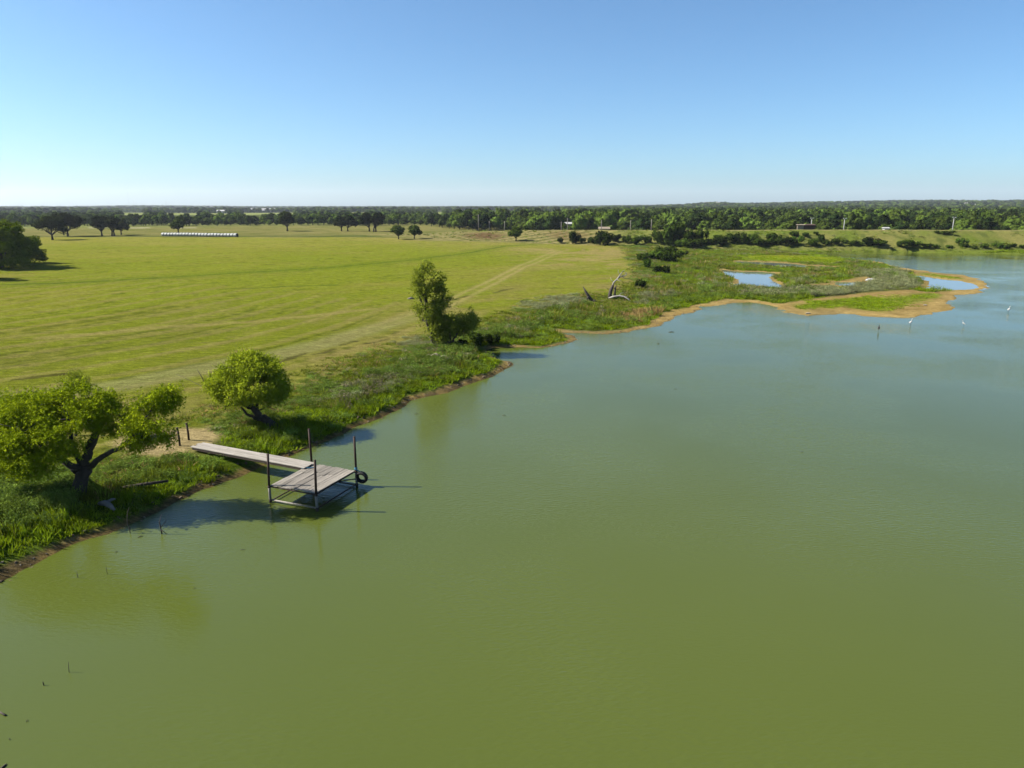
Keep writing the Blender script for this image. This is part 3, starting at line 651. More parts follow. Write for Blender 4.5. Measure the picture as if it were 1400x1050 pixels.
sx = s * (1 + np.maximum(0, dq - 700) * .0003)
scatter('distant_woodland', q[:, :3], rots(n, rg, 0), np.stack([sx, sx, s], 1), rg.integers(0, len(FOREST), n), FOREST,
        'dense dark green woodland stretching from behind the dam to the horizon')

# ------------------------------------------------------------------ trees and bushes of the middle distance
def field_tree(px, py, top, x0, x1, leaf, label, trunks=1, name='oak_tree', n=2600, dens=1.0, group=None):
    g = on_ground(px, py); Y = g.y; k = FPX * math.cos(0.2) / math.hypot(Y, g.x * 0)
    ppm = FPX / Y; h = (py - top) / ppm * 1.0; w = (x1 - x0) / ppm; off = ((x0 + x1) / 2 - px) / ppm
    rng = np.random.default_rng(int(px * 7 + py)); root = empty(name, g)
    tag(root, label, 'tree', group)
    bl = round_blobs(h, w, rng, 10, .27); bl = [(b[0] + off, b[1], b[2], b[3], b[4], b[5]) for b in bl]
    v, f = leaves(bl, int(n * dens), .34, rng, .7, .6, .4); cv, cf = cores(bl, .78, rng)
    link(bpy.data.objects.new('crown', join([(v, f, 0), (cv, cf, 0)], 'crown', [leaf])), root)
    tl = []
    for t in range(trunks):
        dx = (t - (trunks - 1) / 2) * w * .10
        tl.append(([(dx * 1.2, 0, -.2), (dx, 0, h * .18), (dx * .6 + off * .5, 0, h * .5)], [h * .042 + .1, h * .032, h * .02], 7))
    for b in bl[1:8]:
        tl.append(([(0, 0, h * .2), (b[0] * .5, b[1] * .5, h * .36), (b[0] * .9, b[1] * .9, b[2])], [h * .022, h * .016, h * .008], 5))
    v, f = tubes_mb(tl); link(bpy.data.objects.new('trunk', join([(v, f, 0)], 'trunk', [M['barkfar']])), root)
    return root
O = M['oak']
field_tree(72, 328, 296.5, 52, 90, O, 'broad dark oak standing nearest in the left clump at the field end')
field_tree(93, 323, 292, 72, 115, O, 'broad dark oak with spreading limbs behind the nearest oak of the left clump')
field_tree(139.5, 322.5, 296, 126, 152, O, 'dark single-stemmed oak at the left side of the second clump')
field_tree(155, 322.5, 297, 143, 168, O, 'dark oak with two close trunks in the middle of the second clump', 2)
field_tree(166, 321, 300, 159, 178.5, O, 'smallest dark oak with a thin pale stem at the right side of the second clump', 1, n=1800)
field_tree(244, 319, 297, 233, 257.5, M['oakgreen'], 'fresh green round tree standing behind the row of hay bales', name='shade_tree')
field_tree(393, 316, 290, 378, 405, O, 'tall dark oak alone at the far edge of the hay field')
field_tree(467, 316, 296, 456, 477, O, 'dark oak, left one of the first pair right of the lone oak')
field_tree(475.5, 316, 295.5, 468, 492, O, 'dark oak, right one of the first pair right of the lone oak')
field_tree(505, 316.5, 292, 491, 514, O, 'larger dark oak, left of the close pair near the middle of the far edge')
field_tree(512.5, 317, 291.5, 505, 530, O, 'larger dark oak, right of the close pair near the middle of the far edge', 2)
field_tree(545, 327, 309, 534, 554.5, M['oakgreen'], 'small round tree, left of two with the low end of the dam behind', n=2200)
field_tree(566.5, 326.5, 309, 557, 577.5, M['oakgreen'], 'small round tree, right of two with the low end of the dam behind', n=2200)
field_tree(705.5, 329.5, 311, 695, 715, M['oakgreen'], 'small round tree in front of the brown patch on the dam slope', n=2200)

BUSH = []
rg = np.random.default_rng(21)
for i in range(7):
    bl = [(rg.normal() * .26, rg.normal() * .26, .28 + .34 * rg.random(), .26, .26, .27 + .08 * rg.random()) for _ in range(8)]
    v, f = leaves(bl, 800, .075, rg, .6, .5, .5, zmin=-.05); cv, cf = cores(bl, .72, rg)
    BUSH.append(join([(v, f, 0), (cv, cf, 0)], 'shrub', [M['bush']]))
def bush(px, py, w, h, label, group=None, k=0):
    g = on_ground(px, py); ppm = FPX / g.y; wm_, hm = w / ppm, h / ppm
    o = bpy.data.objects.new('shrub', BUSH[k % len(BUSH)]); o.location = g; o.rotation_euler = (0, 0, rg.random() * 6.28); o.scale = (wm_ * .85, wm_ * .85, hm * 1.0)
    link(o); tag(o, label, 'shrub', group); return o
for k, (a, b, w, h) in enumerate([(766,333,10,9),(785,333,16,20),(796,333,8,9),(809,333,12,10),(826,335,27,21),(843,331,14,12),(855,332,12,11),(869,335,20,14),(886,333,14,12),(900,332,12,12)]):
    lb = {1: 'dark upright shrub at the left end of the thicket below the dam', 4: 'largest dark rounded shrub on the field edge below the dam'}.get(k)
    bush(a, b, w, h, lb or 'dark shrub below the dam by the hay field corner, %s' % nth(k, 10), 'shrubs between the field corner and the dam', k)
for k, (a, b, w, h) in enumerate([(906,334,22,22),(916,336,24,32),(927,332,24,32),(934,338,18,14),(940,334,22,22),(948,339,30,15),(957,331,18,20)]):
    bush(a, b, w, h, 'tall leafy shrub in the dense thicket at the marsh head, %s' % nth(k, 7), 'tall shrubs in the thicket at the head of the marsh', k)
DB = [(968,334,20,9),(985,336,20,12),(995,333,16,16),(1010,334,18,18),(1022,333,16,12),(1035,336,20,12),(1048,335,16,10),(1056,331,18,14),(1062,335,14,10),(1075,335,22,12),(1086,324,13,9),
 (1088,335,14,14),(1101,324,11,7),(1110,336,18,12),(1116,321,8,5),(1122,332,12,13),(1130,335,12,8),(1143,335,13,10),(1163,335,18,8),(1190,336,24,14),(1204,336,22,9),(1229,337,10,6),(1240,337,24,10),(1265,339,13,7),(1278,339,10,6),
 (1291,320,17,5),(1298,339,12,5),(1313,336,13,12),(1319,338,12,6),(1333,340,9,5),(1347,340,11,8),(1365,340,12,9),(1376,340,12,6),(1385,338,9,6),(1398,340,8,6),(980,326,14,6),(1030,326,14,7),(1175,336,10,6)]
DB.sort()
for k, (a, b, w, h) in enumerate(DB):
    bush(a, b, w, h, 'low green bush on the grassy waterside slope of the dam, %s' % nth(k, len(DB)), 'bushes scattered along the slope of the dam', k)
for k, (a, b, w, h) in enumerate([(877,357,20,12),(893,357,24,16),(906,358,24,17),(921,359,22,17),(910,351,30,16),(930,352,16,11)]):
    bush(a, b, w, h, ['green shrub at the left tip of the thicket by the field end', 'green shrub second from the left in the front row of that field-end thicket', 'green shrub third from the left in the front row of the field-end thicket', 'green shrub at the right front corner of the field-end thicket', 'wide shrub in the back row of the field-end thicket', 'small shrub at the back right of the field-end thicket'][k], 'shrubs in the thicket beside the right end of the field', k + 2)
bush(884, 367, 14, 16, 'small upright green bush just in front of the thicket by the field end', None, 3)
bush(904, 375, 21, 13, 'single dark rounded bush standing alone in the grey marsh weeds', None, 4)
bush(876, 395, 16, 15, 'ragged green bush just right of the leaning dead tree', None, 5)
bush(652, 474, 26, 26, 'dark green bush on the point right of the tall poplar', None, 1)
bush(672, 471, 24, 18, 'low leafy bush nearest the notch in the shore right of the poplar', None, 2)
bush(630, 477, 20, 16, 'dense green bush under the low limb of the tall poplar', None, 3)

# ------------------------------------------------------------------ hero trees on the bank
def hero(name, base, Y, limbs, clumps, n, size, leaf, label, seed, twigs=5, depth=0.75, sprig=5, spread=.35, droop=.5, cull=.42, cs=.72, core=0.0):
    """limbs [[(px,py,dy,radius)...]] and clumps [(px,py,rx,ry,dy)], read off the photograph at the tree's distance"""
    rng = np.random.default_rng(seed); root = empty(name, base); ppm0 = FPX / Y
    def wp(px, py, dy): 
        p = atY(px, py, Y + dy) - Vector(base); return p
    tl = []; nodes = []
    for lb in limbs:
        pts = [wp(a, b, d) for a, b, d, r in lb]; rad = [r for *_, r in lb]
        P2 = []; R2 = []
        for i in range(len(pts) - 1):
            for t in (0, .34, .67):
                q = pts[i].lerp(pts[i + 1], t); j = .25 * rad[i] if t else 0
                P2.append(q + Vector(rng.normal(size=3) * j)); R2.append(rad[i] * (1 - t) + rad[i + 1] * t)
        P2.append(pts[-1]); R2.append(rad[-1]); R2 = [q * .86 for q in R2]; tl.append((P2, R2, 9)); nodes += list(zip(P2, R2))
    bl = []
    for cx, cy, rx, ry, dy in clumps:
        c = wp(cx, cy, dy); rxm, rym = rx / ppm0, ry / ppm0 / .93; bl.append((c.x, c.y, c.z, rxm, (rxm + rym) * .5 * depth * 1.3, rym))
        nd, nr = min(nodes, key=lambda q: (q[0] - c).length)
        mid = nd.lerp(c, .5) + Vector(rng.normal(size=3) * .12 * (c - nd).length); r0 = min(nr * .6, .09)
        tl.append(([nd, mid, c], [r0, r0 * .7, r0 * .35], 6))
        for t in range(twigs):
            e = c + Vector((rng.normal() * rxm * .45, rng.normal() * rxm * .4, abs(rng.normal()) * rym * .5)); tl.append(([c.lerp(mid, .3), c.lerp(e, .5) + Vector((0, 0, .05)), e], [r0 * .4, r0 * .25, .008], 4))
    v, f = leaves(bl, int(n / (1 - cull)), size, rng, .34, .3, .75, droop, .0, sprig, spread, None, cull, cs)
    parts_ = [(v, f, 0)]
    if core: parts_.append((*cores(bl, core, rng), 0))
    link(bpy.data.objects.new('crown', join(parts_, 'crown', [leaf])), root)
    v, f = tubes_mb(tl); me = join([(v, f, 0)], 'trunk', [M['bark']]); me.polygons.foreach_set('use_smooth', np.ones(len(me.polygons), bool))
    link(bpy.data.objects.new('trunk', me), root); tag(root, label, 'tree'); return root
gA = on_ground(110, 678)
hero('willow_tree', gA, gA.y,
 [[(108,684,0,.55),(110,668,0,.42),(112,650,0,.36),(114,634,0,.33)],
  [(114,636,0,.30),(121,620,.2,.24),(125,604,.4,.22),(132,593,.5,.17),(138,592,.6,.06)],
  [(116,640,0,.19),(140,624,-.4,.14),(163,614,-.6,.12),(182,594,-.6,.09),(200,586,-.4,.06),(222,588,-.2,.03)],
  [(110,640,0,.22),(90,631,-.6,.16),(70,620,-.8,.13),(45,600,-1,.08),(25,585,-1.2,.05)],
  [(112,640,0,.20),(100,612,.8,.15),(95,585,1.2,.10),(90,560,1.6,.06)],
  [(121,620,.2,.14),(140,580,1.2,.10),(150,556,1.6,.06)],
  [(182,596,-.6,.07),(200,570,-.4,.05),(215,548,-.2,.03)], [(104,645,.3,.16),(98,640,1.2,.12),(60,610,2.2,.06)]],
 [(30,575,30,24,-.4),(12,600,26,26,-.8),(35,610,28,26,-1.2),(60,570,34,26,-.2),(88,552,30,20,.6),(60,548,28,17,1.0),(118,548,28,20,.6),(145,556,24,20,.4),(40,628,26,18,-.6),(20,552,24,16,.6),
  (95,575,30,22,-.6),(78,598,32,26,-.9),(165,570,20,16,.2),(185,580,18,14,-.3),(205,560,22,18,-.2),(222,548,18,16,-.1),(232,540,12,12,0),(215,578,20,14,-.5),(225,598,12,7,-.4),(195,600,14,8,-.3),(50,640,22,12,-1),(10,630,22,14,-.2),
  (178,610,10,7,-.8),(115,580,20,14,-.2),(150,580,18,12,.2),(-20,590,30,30,0),(100,530,14,9,.8),(140,538,14,7,.5)],
 84000, .076, M['willow'], 'large spreading willow on the near bank left of the dock', 3, 7, .75, 6, .44, .5, .38, .66)
gA2 = on_ground(104, 596)
hero('young_willow', gA2, gA2.y, [[(104,598,0,.10),(103,575,0,.08),(102,555,0,.06),(101,530,0,.03)]],
 [(104,522,18,9,0),(118,529,15,7,-.2),(90,526,15,7,.2),(100,514,8,6,0)], 1800, .08, M['cotton'], 'thin leafy treetop showing just behind the large willow', 15, 3, .8, 5, .35, .3)
gB = on_ground(370, 582)
hero('leaning_willow', gB, gB.y,
 [[(376,588,0,.42),(366,576,0,.34),(353,566,0,.28),(345,556,0,.22),(338,547,.1,.17),(334,535,.2,.10)],
  [(358,570,0,.18),(348,572,-.3,.13),(337,566,-.5,.10),(330,556,-.4,.07)], [(347,558,0,.16),(330,552,-.2,.13),(315,552,-.3,.10),(308,556,-.3,.07),(307,560,-.3,.04)],
  [(350,562,.1,.14),(353,548,.4,.11),(360,530,.8,.07)], [(346,556,.1,.12),(325,540,.2,.09),(312,525,.3,.06)], [(352,562,0,.06),(366,556,-.5,.04),(376,560,-.8,.02)]],
 [(340,505,26,18,.2),(320,515,24,18,.2),(360,510,24,19,.3),(375,522,20,19,.2),(302,526,20,15,0),(325,535,22,15,-.5),(350,528,26,18,-.6),(368,538,22,14,-.3),(345,492,18,10,.4),(330,495,16,11,.6),
  (380,530,14,14,.3),(300,538,14,9,-.2),(340,542,20,8,-.4),(362,500,16,11,1),(295,520,12,9,.3)],
 62000, .078, M['willow2'], 'bright yellow-green willow with a leaning forked trunk beside the walkway', 5, 6, .95, 6, .38, .15, .36, .62)
gC = on_ground(597, 474)
hero('poplar_tree', gC, gC.y,
 [[(598,478,0,.5),(593,466,0,.36),(589,452,0,.30),(585,435,0,.26),(583,415,0,.20),(580,395,.1,.13),(578,378,.1,.06)], [(589,450,0,.16),(600,425,.2,.12),(608,400,.3,.06)], [(586,430,0,.12),(575,410,-.2,.08),(570,395,-.2,.04)],
  [(600,474,0,.24),(610,468,-.2,.20),(620,466,-.3,.16),(624,458,-.3,.11),(630,445,-.3,.07)], [(612,468,-.2,.12),(612,455,0,.08),(618,440,.2,.05)], [(616,467,-.3,.09),(615,452,-.4,.07),(622,438,-.3,.04)]],
 [(580,374,13,11,0),(595,380,12,10,.2),(574,388,12,11,-.2),(588,394,15,12,.3),(600,398,9,10,.2),(578,405,13,12,0),(605,408,8,9,-.2),(610,412,9,7,-.4),(594,412,13,12,.2),(572,420,10,9,.1),(585,425,14,12,-.3),
  (597,430,13,12,.2),(577,438,9,8,.2),(600,446,14,11,-.1),(610,440,11,10,.4),(604,458,12,8,-.2),(625,438,15,12,0),(638,436,12,11,.2),(632,425,14,9,.3),(618,448,11,10,.2),(640,446,10,9,-.3),(628,450,12,8,-.2),(645,438,8,8,.3),(585,366,7,7,.2),(607,420,7,6,.2)],
 26000, .12, M['cotton'], 'tall narrow poplar with a second low crown on the grassy point', 6, 4, 1.0, 6, .5, .2, .52, .8)
# big dark trees at the left edge
def edge_tree(px, py, w, h, dx, label, seed, dy=0):
    g = on_ground(px, py); g = Vector((g.x + dx, g.y + dy, g.z)); rng = np.random.default_rng(seed); root = empty('spreading_tree', g)
    bl = []
    for i in range(38):
        a = rng.random() * 6.28; e = rng.random() ** .9; rr = w * .40 * math.sqrt(rng.random()) * (1 - .25 * e ** 2); s = w * (.11 + .05 * rng.random())
        bl.append((math.cos(a) * rr, math.sin(a) * rr, h * (.08 + .76 * e * (1 - .45 * (rr / (w * .5)) ** 2)), s, s, s * .75))
    v, f = leaves(bl, 34000, .20, rng, .6, .45, .6, cull=.4, cs=1.1); cv, cf = cores(bl, .6, rng)
    link(bpy.data.objects.new('crown', join([(v, f, 0), (cv, cf, 0)], 'crown', [M['edge']])), root)
    v, f = tubes_mb([([(0, 0, -.3), (.1, 0, 1.5), (0, .2, h * .6)], [.5, .35, .12], 8)] + [([(0, 0, 1.2), (b[0] * .5, b[1] * .5, 2.4), b[:3]], [.2, .14, .05], 5) for b in bl[:9]])
    link(bpy.data.objects.new('trunk', join([(v, f, 0)], 'trunk', [M['bark']])), root); tag(root, label, 'tree')
edge_tree(0, 366, 17.0, 11.6, 0.5, 'dense dark green tree cut by the left picture edge above the mown field', 31)
edge_tree(40, 360, 11, 8.0, -1.5, 'lower dense green tree at the right side of the dark clump by the left edge', 32)
edge_tree(0, 384, 14, 9.5, -9.0, 'dark tree nearest the camera in the clump at the left edge', 33)

# ------------------------------------------------------------------ ground cover of bank and marsh
rg = np.random.default_rng(33)
T_bright = [tuft_mesh('bright_tuft', rg, 30, .30, .26, .034, M['gbright']) for _ in range(4)]
T_tall = [tuft_mesh('tall_tuft', rg, 30, .44, .30, .034, M['gtall']) for _ in range(4)]
T_sage = [weed_mesh('grey_weed', rg, 130, .50, .75, .048, M['sage']) for _ in range(4)]
T_lush = [weed_mesh('lush_weed', rg, 150, .52, .75, .050, M['lush']) for _ in range(4)]
T_dry = [tuft_mesh('dry_tuft', rg, 20, .5, .3, .04, M['dry'], .5) for _ in range(3)]
T_dead = [weed_mesh('dead_weed', rg, 90, .55, .8, .05, M['dead']) for _ in range(3)]
def gen(n, x0, x1, y0, y1): return rg.uniform(x0, x1, n), rg.uniform(y0, y1, n)
px_, py_ = [], []
for (n_, b_) in ((34000, (-48, 6, 22, 80)), (30000, (-25, 60, 76, 130)), (40000, (10, 130, 105, 262))):
    a, b = gen(n_, *b_); px_.append(a); py_.append(b)
a, b = gen(9000, 90, 260, 226, 250); px_.append(a); py_.append(b)
X = np.concatenate(px_); Y = np.concatenate(py_)
h, sd, sdw, mm, dam, dc, par = height(X, Y, True)
fd = sdist(X, Y, FIELD); nn = fbm(X / 7, Y / 7, 61, 3); n2 = fbm(X / 2.2, Y / 2.2, 62, 3); n1 = fbm(X / 18, Y / 18, 63, 3)
mudw = .45 + .95 * fbm(X / 9, Y / 9, 42, 4) + 1.9 * ss(75, 105, Y); mudw = mudw * (1 - ss(200, 215, Y) * .8) * (1 - .55 * np.exp(-((Y - 40) / 10) ** 2))
ok = (fd < 1.2 + (n2 - .5) * 5 + 3.5 * rg.random(len(X)) ** 3) & (sdw > mudw) & (h > .10) & (dam < h - .6) & (np.abs(X / Y) < 1.05)
ok &= sdist(X, Y, DIRT) + (n2 - .5) * 2 < -.4
ok &= ~((sdist(X, Y, SAND) > -.5 + (n2 - .5) * 2) & ((sdist(X, Y, SPITGREEN) + (n2 - .5) * 5 < 0) & (sdist(X, Y, SPITG2) + (n2 - .5) * 3 < 0)))
ok &= ~(sdist(X, Y, GREENMUD) + (n2 - .5) * 4 > 0)
# keep the walkway clear
wd, _, _ = pdist(X, Y, np.array([(-19.2, 40.6), (-11.2, 37.2)])); ok &= wd > .95
for p in POOLS: ok &= sdist(X, Y, p) + (nn - .5) * 3 < -1.0
X, Y, h, sd, sdw, mm, nn, n2, n1, mudw, fd, dam = [q[ok] for q in (X, Y, h, sd, sdw, mm, nn, n2, n1, mudw, fd, dam)]
spit = (sdist(X, Y, SPITGREEN) > -3) | (sdist(X, Y, SPITG2) > -3); yel = sdist(X, Y, YELLOW) > -2
strip = sd - mudw
sw = 2.0 + 3.2 * ss(85, 110, Y) + (nn - .5) * 5
sw = np.where((Y < 50), np.where(X < -18.5, 1.6, 4.5) + (nn - .5) * 5, sw)
GREYZ = P([(560,520),(470,560),(440,548),(520,510),(600,505)], .8)
SAGEZ = P([(1175,372),(1225,366),(1262,386),(1235,398),(1190,404),(1050,404),(1000,402),(1060,396),(1160,395)], .5)
DRYZ = P([(840,432),(860,424),(915,415),(905,425),(870,436),(842,438)], .6)
LUSHZ = P([(-60,720),(0,640),(90,640),(110,690),(20,770),(-60,790)], .8)
typ = np.where(strip < sw, 0, np.where(nn + (n2 - .5) * .5 > np.where(mm > .5, .46, .50), 1, np.where(n1 + (n2 - .5) * .6 > np.where(Y < 110, .58, .53), 2, 3)))
u = rg.random(len(X))
typ = np.where((strip > sw) & (u < .10), 4, typ); typ = np.where((strip > sw) & (u > .97) & (Y > 40), 5, typ)
gz = sdist(X, Y, GREYZ) > 0; typ = np.where(gz & (u < .12), 5, typ); typ = np.where(gz & (u > .5) & (u < .62), 2, typ); typ = np.where((Y < 50) & (typ == 2), 1 + 2 * (u < .5), typ)
sz = (sdist(X, Y, SAGEZ) + (n2 - .5) * 5 > 0); typ = np.where(sz & (u < .55 + .3 * (nn > .5)), 2, typ); typ = np.where((mm > .5) & ~sz & (nn + (n2 - .5) * .3 < .42), 0, typ)
dz = sdist(X, Y, DRYZ) + (n2 - .5) * 4 > 0; typ = np.where(dz & (u < .75), 4, typ)
lz = sdist(X, Y, LUSHZ) > 0; typ = np.where(lz & (strip > 2.2), 3, typ); typ = np.where((typ == 0) & (u > .84) & ~spit, np.where(u > .92, 3, 1), typ)
typ = np.where(spit | yel, 0, typ)
sc = (.75 + .7 * rg.random(len(X))) * (1 + .45 * ss(55, 110, Y) + .7 * ss(120, 200, Y))
logd, _, _ = pdist(X, Y, np.array([tuple(on_ground(831, 413))[:2], tuple(on_ground(868, 420))[:2]])); P2d = -sdist(X, Y, POOLS[1])
vs = np.where(spit | yel, .28, 1.0) * np.where(fd > 0, .38, np.where(fd > -2.0, .6, 1.0)) * (.5 + 1.0 * fbm(X / 2.4, Y / 2.4, 68, 2)) * np.where(logd < 5, .6, 1) * np.where(lz, 1.35, 1) * np.where(typ == 0, .55 + .6 * n2, 1.0) * np.where((Y > 150) & (typ != 0), .75, 1) * np.where(sz, .95, 1) * np.where(mm > .5, .45 + 1.1 * fbm(X / 5, Y / 3, 64, 3), 1) * np.where(logd < 3.5, .35, 1) * np.where((P2d < 9) | (Y > 205), .45, 1)
keep = np.ones(len(X), bool); keep &= ~((spit | yel) & (rg.random(len(X)) < .35))
for k, (nm, ms, lb) in enumerate((('bright_grass', T_bright, 'bright green grass growing along the water line and on the spit'), ('tall_grass', T_tall, 'olive green tall grass covering the rough ground of bank and marsh'),
        ('grey_weeds', T_sage, 'grey-green weeds growing in the marsh and on the bank'), ('lush_weeds', T_lush, 'lush dark green weeds on the bank and in the marsh'),
        ('dry_grass', T_dry, 'straw coloured dry grass scattered through the rough ground'), ('dead_weeds', T_dead, 'brown dead weeds scattered on the bank'))):
    s_ = (typ == k) & keep; n = int(s_.sum()); print(nm, n)
    if n: scatter(nm, np.stack([X[s_], Y[s_], h[s_] - .02], 1), rots(n, rg), np.stack([sc[s_], sc[s_], sc[s_] * vs[s_]], 1), rg.integers(0, len(ms), n), ms, lb)

rg = np.random.default_rng(45); X, Y = gen(26000, -60, 300, 225, 350); h, sd, sdw, mm, dam, dc, par = height(X, Y, True)
ok = (dam > h - .4) & (dc > 2.5) & (sd > 1.5) & (X / Y < .76) & (fbm(X / 9, Y / 5, 66, 3) + .2 * rg.random(len(X)) > .56) & ((X > 40) | (rg.random(len(X)) < .25)); X, Y, h = X[ok], Y[ok], h[ok]; n = len(X)
s_ = .7 + 1.2 * rg.random(n) ** 2; print('dam weeds', n)
DW = [tuft_mesh('dam_tuft', rg, 26, .5, .4, .06, M['gtall']), weed_mesh('dam_weed', rg, 90, .5, .9, .08, M['lush']), weed_mesh('dam_weed', rg, 90, .5, .9, .08, M['bush']), weed_mesh('dam_weed', rg, 90, .4, .8, .07, M['sage'])]
scatter('dam_weeds', np.stack([X, Y, h], 1), rots(n, rg), np.stack([s_, s_, s_ * .8], 1), rg.choice(4, n, p=[.5, .22, .08, .2]), DW, 'low weeds and grass tufts covering the slope of the dam')
# broken rock and clods along the bare shore
rg = np.random.default_rng(44); X, Y = gen(60000, -26, 30, 22, 120); h, sd, sdw, mm, dam, dc, par = height(X, Y, True)
mwid = .3 + 1.3 * fbm(X / 5, Y / 5, 88, 3); ok = (sdw > -.25) & (sdw < mwid) & (rg.random(len(X)) < .75)
X, Y, h = X[ok], Y[ok], h[ok]; n = len(X); RK = []
for i in range(4):
    v = ICO1[0] * np.array([1, .8, .5]) * (1 + .22 * rg.normal(size=(len(ICO1[0]), 1))); RK.append(mesh_np('clod', v, ICO1[1], M['clod'] if i else M['clod2']))
s_ = .03 + .10 * rg.random(n) ** 4; print('rubble', n)
scatter('shore_rubble', np.stack([X, Y, h + s_ * .1], 1), rots(n, rg, .3), np.stack([s_, s_, s_], 1), rg.integers(0, 4, n), RK, 'small broken rocks and clods along the bare water line')

# ------------------------------------------------------------------ dock: walkway and platform
ZD = .95
Lp, Np, Rp, Bp = [Vector((*q, 0)) for q in ((-12.65, 34.5), (-9.96, 33.45), (-8.51, 36.52), (-11.12, 37.6))]
ctr = (Lp + Np + Rp + Bp) / 4; ux = ((Np - Lp) + (Rp - Bp)).normalized(); uy = Vector((-ux.y, ux.x, 0)); WX = 2.84; WY = 3.42
def dk(a, b, z): return ctr + ux * a + uy * b + Vector((0, 0, z))
RD = Matrix((ux, uy, Vector((0, 0, 1)))).transposed()
dock = empty('dock_platform', ctr); tag(dock, 'square grey plank platform on rusty pipe posts standing in the water', 'dock')
def boxl(c, size, R): mb = MB(); mb.box(c, size, R); return mb
rl = random.Random(5); npk = 13; pw = WX / npk
for i in range(npk):
    a = -WX / 2 + pw * (i + .5); split = rl.choice([None, .35, .6, None, -.4])
    segs = [(-WY / 2, WY / 2)] if split is None else [(-WY / 2, split * 1.2 - .006), (split * 1.2 + .006, WY / 2)]
    for (s0, s1) in segs:
        s0 += rl.uniform(-.05, .03) if s0 < -WY / 2 + .01 else 0; s1 += rl.uniform(-.04, .07) if s1 > WY / 2 - .01 else 0
        tilt = Matrix.Rotation(rl.uniform(-.018, .018), 3, 'X') @ Matrix.Rotation(rl.uniform(-.02, .02), 3, 'Y')
        mb = MB(); mb.box((0, 0, 0), (s1 - s0, pw - rl.uniform(.008, .022), .035))
        o = mb.build('plank', M['plank'], dock); o.location = dk(a, (s0 + s1) / 2, ZD - .018 + rl.uniform(-.008, .010)) - ctr
        o.rotation_euler = (RD @ tilt @ Matrix.Rotation(math.pi / 2, 3, 'Z')).to_euler()
for nm, (a0, b0), (a1, b1), z, r, mt in (('crossbar', (-WX/2, -WY/2+.03), (WX/2, -WY/2+.03), ZD - .10, .04, 'rust'), ('crossbar', (-WX/2, WY/2-.03), (WX/2, WY/2-.03), ZD - .10, .04, 'rust'),
        ('crossbar', (-WX/2+.04, -WY/2), (-WX/2+.04, WY/2), ZD - .10, .04, 'rust'), ('crossbar', (WX/2-.04, -WY/2), (WX/2-.04, WY/2), ZD - .10, .04, 'rust'), ('crossbar', (0, -WY/2), (0, WY/2), ZD - .10, .035, 'rust'),
        ('crossbar', (-WX/2, -WY/2), (WX/2, -WY/2), .13, .045, 'pale'), ('crossbar', (WX/2, -WY/2), (WX/2, WY/2), .11, .035, 'rust'), ('crossbar', (-WX/2, -WY/2), (-WX/2, WY/2), .10, .035, 'rust'), ('crossbar', (-WX/2, WY/2), (WX/2, WY/2), .10, .035, 'rust'),
        ('crossbar', (WX/2, WY/2), (WX/2*.1, WY/2*.2), .45, .03, 'rust')):
    mb = MB(); mb.tube([dk(a0, b0, z) - ctr, dk((a0+a1)/2, (b0+b1)/2, z) - ctr, dk(a1, b1, z) - ctr], r, 8); mb.build(nm, M[mt], dock, True)
for (a, b), topz, lb in (((-WX/2 - .05, -WY/2 - .05), 2.62, None), ((WX/2 + .05, -WY/2 - .05), 2.72, None), ((WX/2 + .05, WY/2 + .05), 2.85, None), ((-WX/2 - .05, WY/2 + .05), 2.95, None)):
    p = dk(a, b, 0) - ctr; lean = Vector((rl.uniform(-.03, .03), rl.uniform(-.03, .03), 0))
    mb = MB(); mb.tube([p + Vector((0, 0, -1.3)), p + Vector((0, 0, .5)), p + Vector((0, 0, ZD - .02))], .068, 10); lp_ = mb.build('pile', M['pale'], dock, True)
    mb = MB(); mb.tube([p + Vector((0, 0, -.4)), p + Vector((0, 0, .10)), p + Vector((0, 0, .20))], [.075, .076, .071], 10, jit=.04); mb.build('algae_band', M['beam'], lp_, True)
    mb = MB(); mb.tube([p + Vector((0, 0, ZD - .06)), p + Vector((0, 0, 1.8)) + lean, p + Vector((0, 0, topz)) + lean * 2], .062, 10)
    mb.tube([p + Vector((0, 0, topz)) + lean * 2, p + Vector((0, 0, topz + .02)) + lean * 2], .07, 10); po = mb.build('post', M['rust'], dock, True)
    mb = MB(); mb.tube([p + Vector((0, 0, ZD - .12)), p + Vector((0, 0, ZD - .02))], .085, 10); mb.build('collar', M['rust'], po, True)
# walkway
w0 = Vector((-19.02, 40.62, 1.04)); w1 = Vector((-11.22, 37.12, 1.02)); wd_ = (w1 - w0); wl = wd_.length; wx = wd_.normalized(); wy = Vector((-wx.y, wx.x, 0)).normalized()
wc = (w0 + w1) / 2; walk = empty('walkway', wc); tag(walk, 'long narrow walkway of bleached boards from the bank to the platform', 'walkway')
RW = Matrix((wx, wy, wx.cross(wy))).transposed()
WW = .92; nb = 4; bw = WW / nb
cuts = {0: [-.1], 1: [.16], 2: [-.22, .3], 3: [.05]}
for i in range(nb):
    cs = [-.5] + cuts[i] + [.5]
    for j in range(len(cs) - 1):
        a0, a1 = cs[j] * wl + .004, cs[j + 1] * wl - .004
        if j == 0: a0 += rl.uniform(-.12, .25)
        if j == len(cs) - 2: a1 += rl.uniform(-.15, .1)
        mb = MB(); mb.box((0, 0, 0), (a1 - a0, bw - rl.uniform(.006, .02), .045)); o = mb.build('plank', M['plank2'], walk)
        o.location = wx * (a0 + a1) / 2 + wy * (-WW / 2 + bw * (i + .5)) + Vector((0, 0, rl.uniform(-.006, .008)))
        o.rotation_euler = (RW @ Matrix.Rotation(rl.uniform(-.015, .015), 3, 'X') @ Matrix.Rotation(rl.uniform(-.002, .002), 3, 'Y')).to_euler()
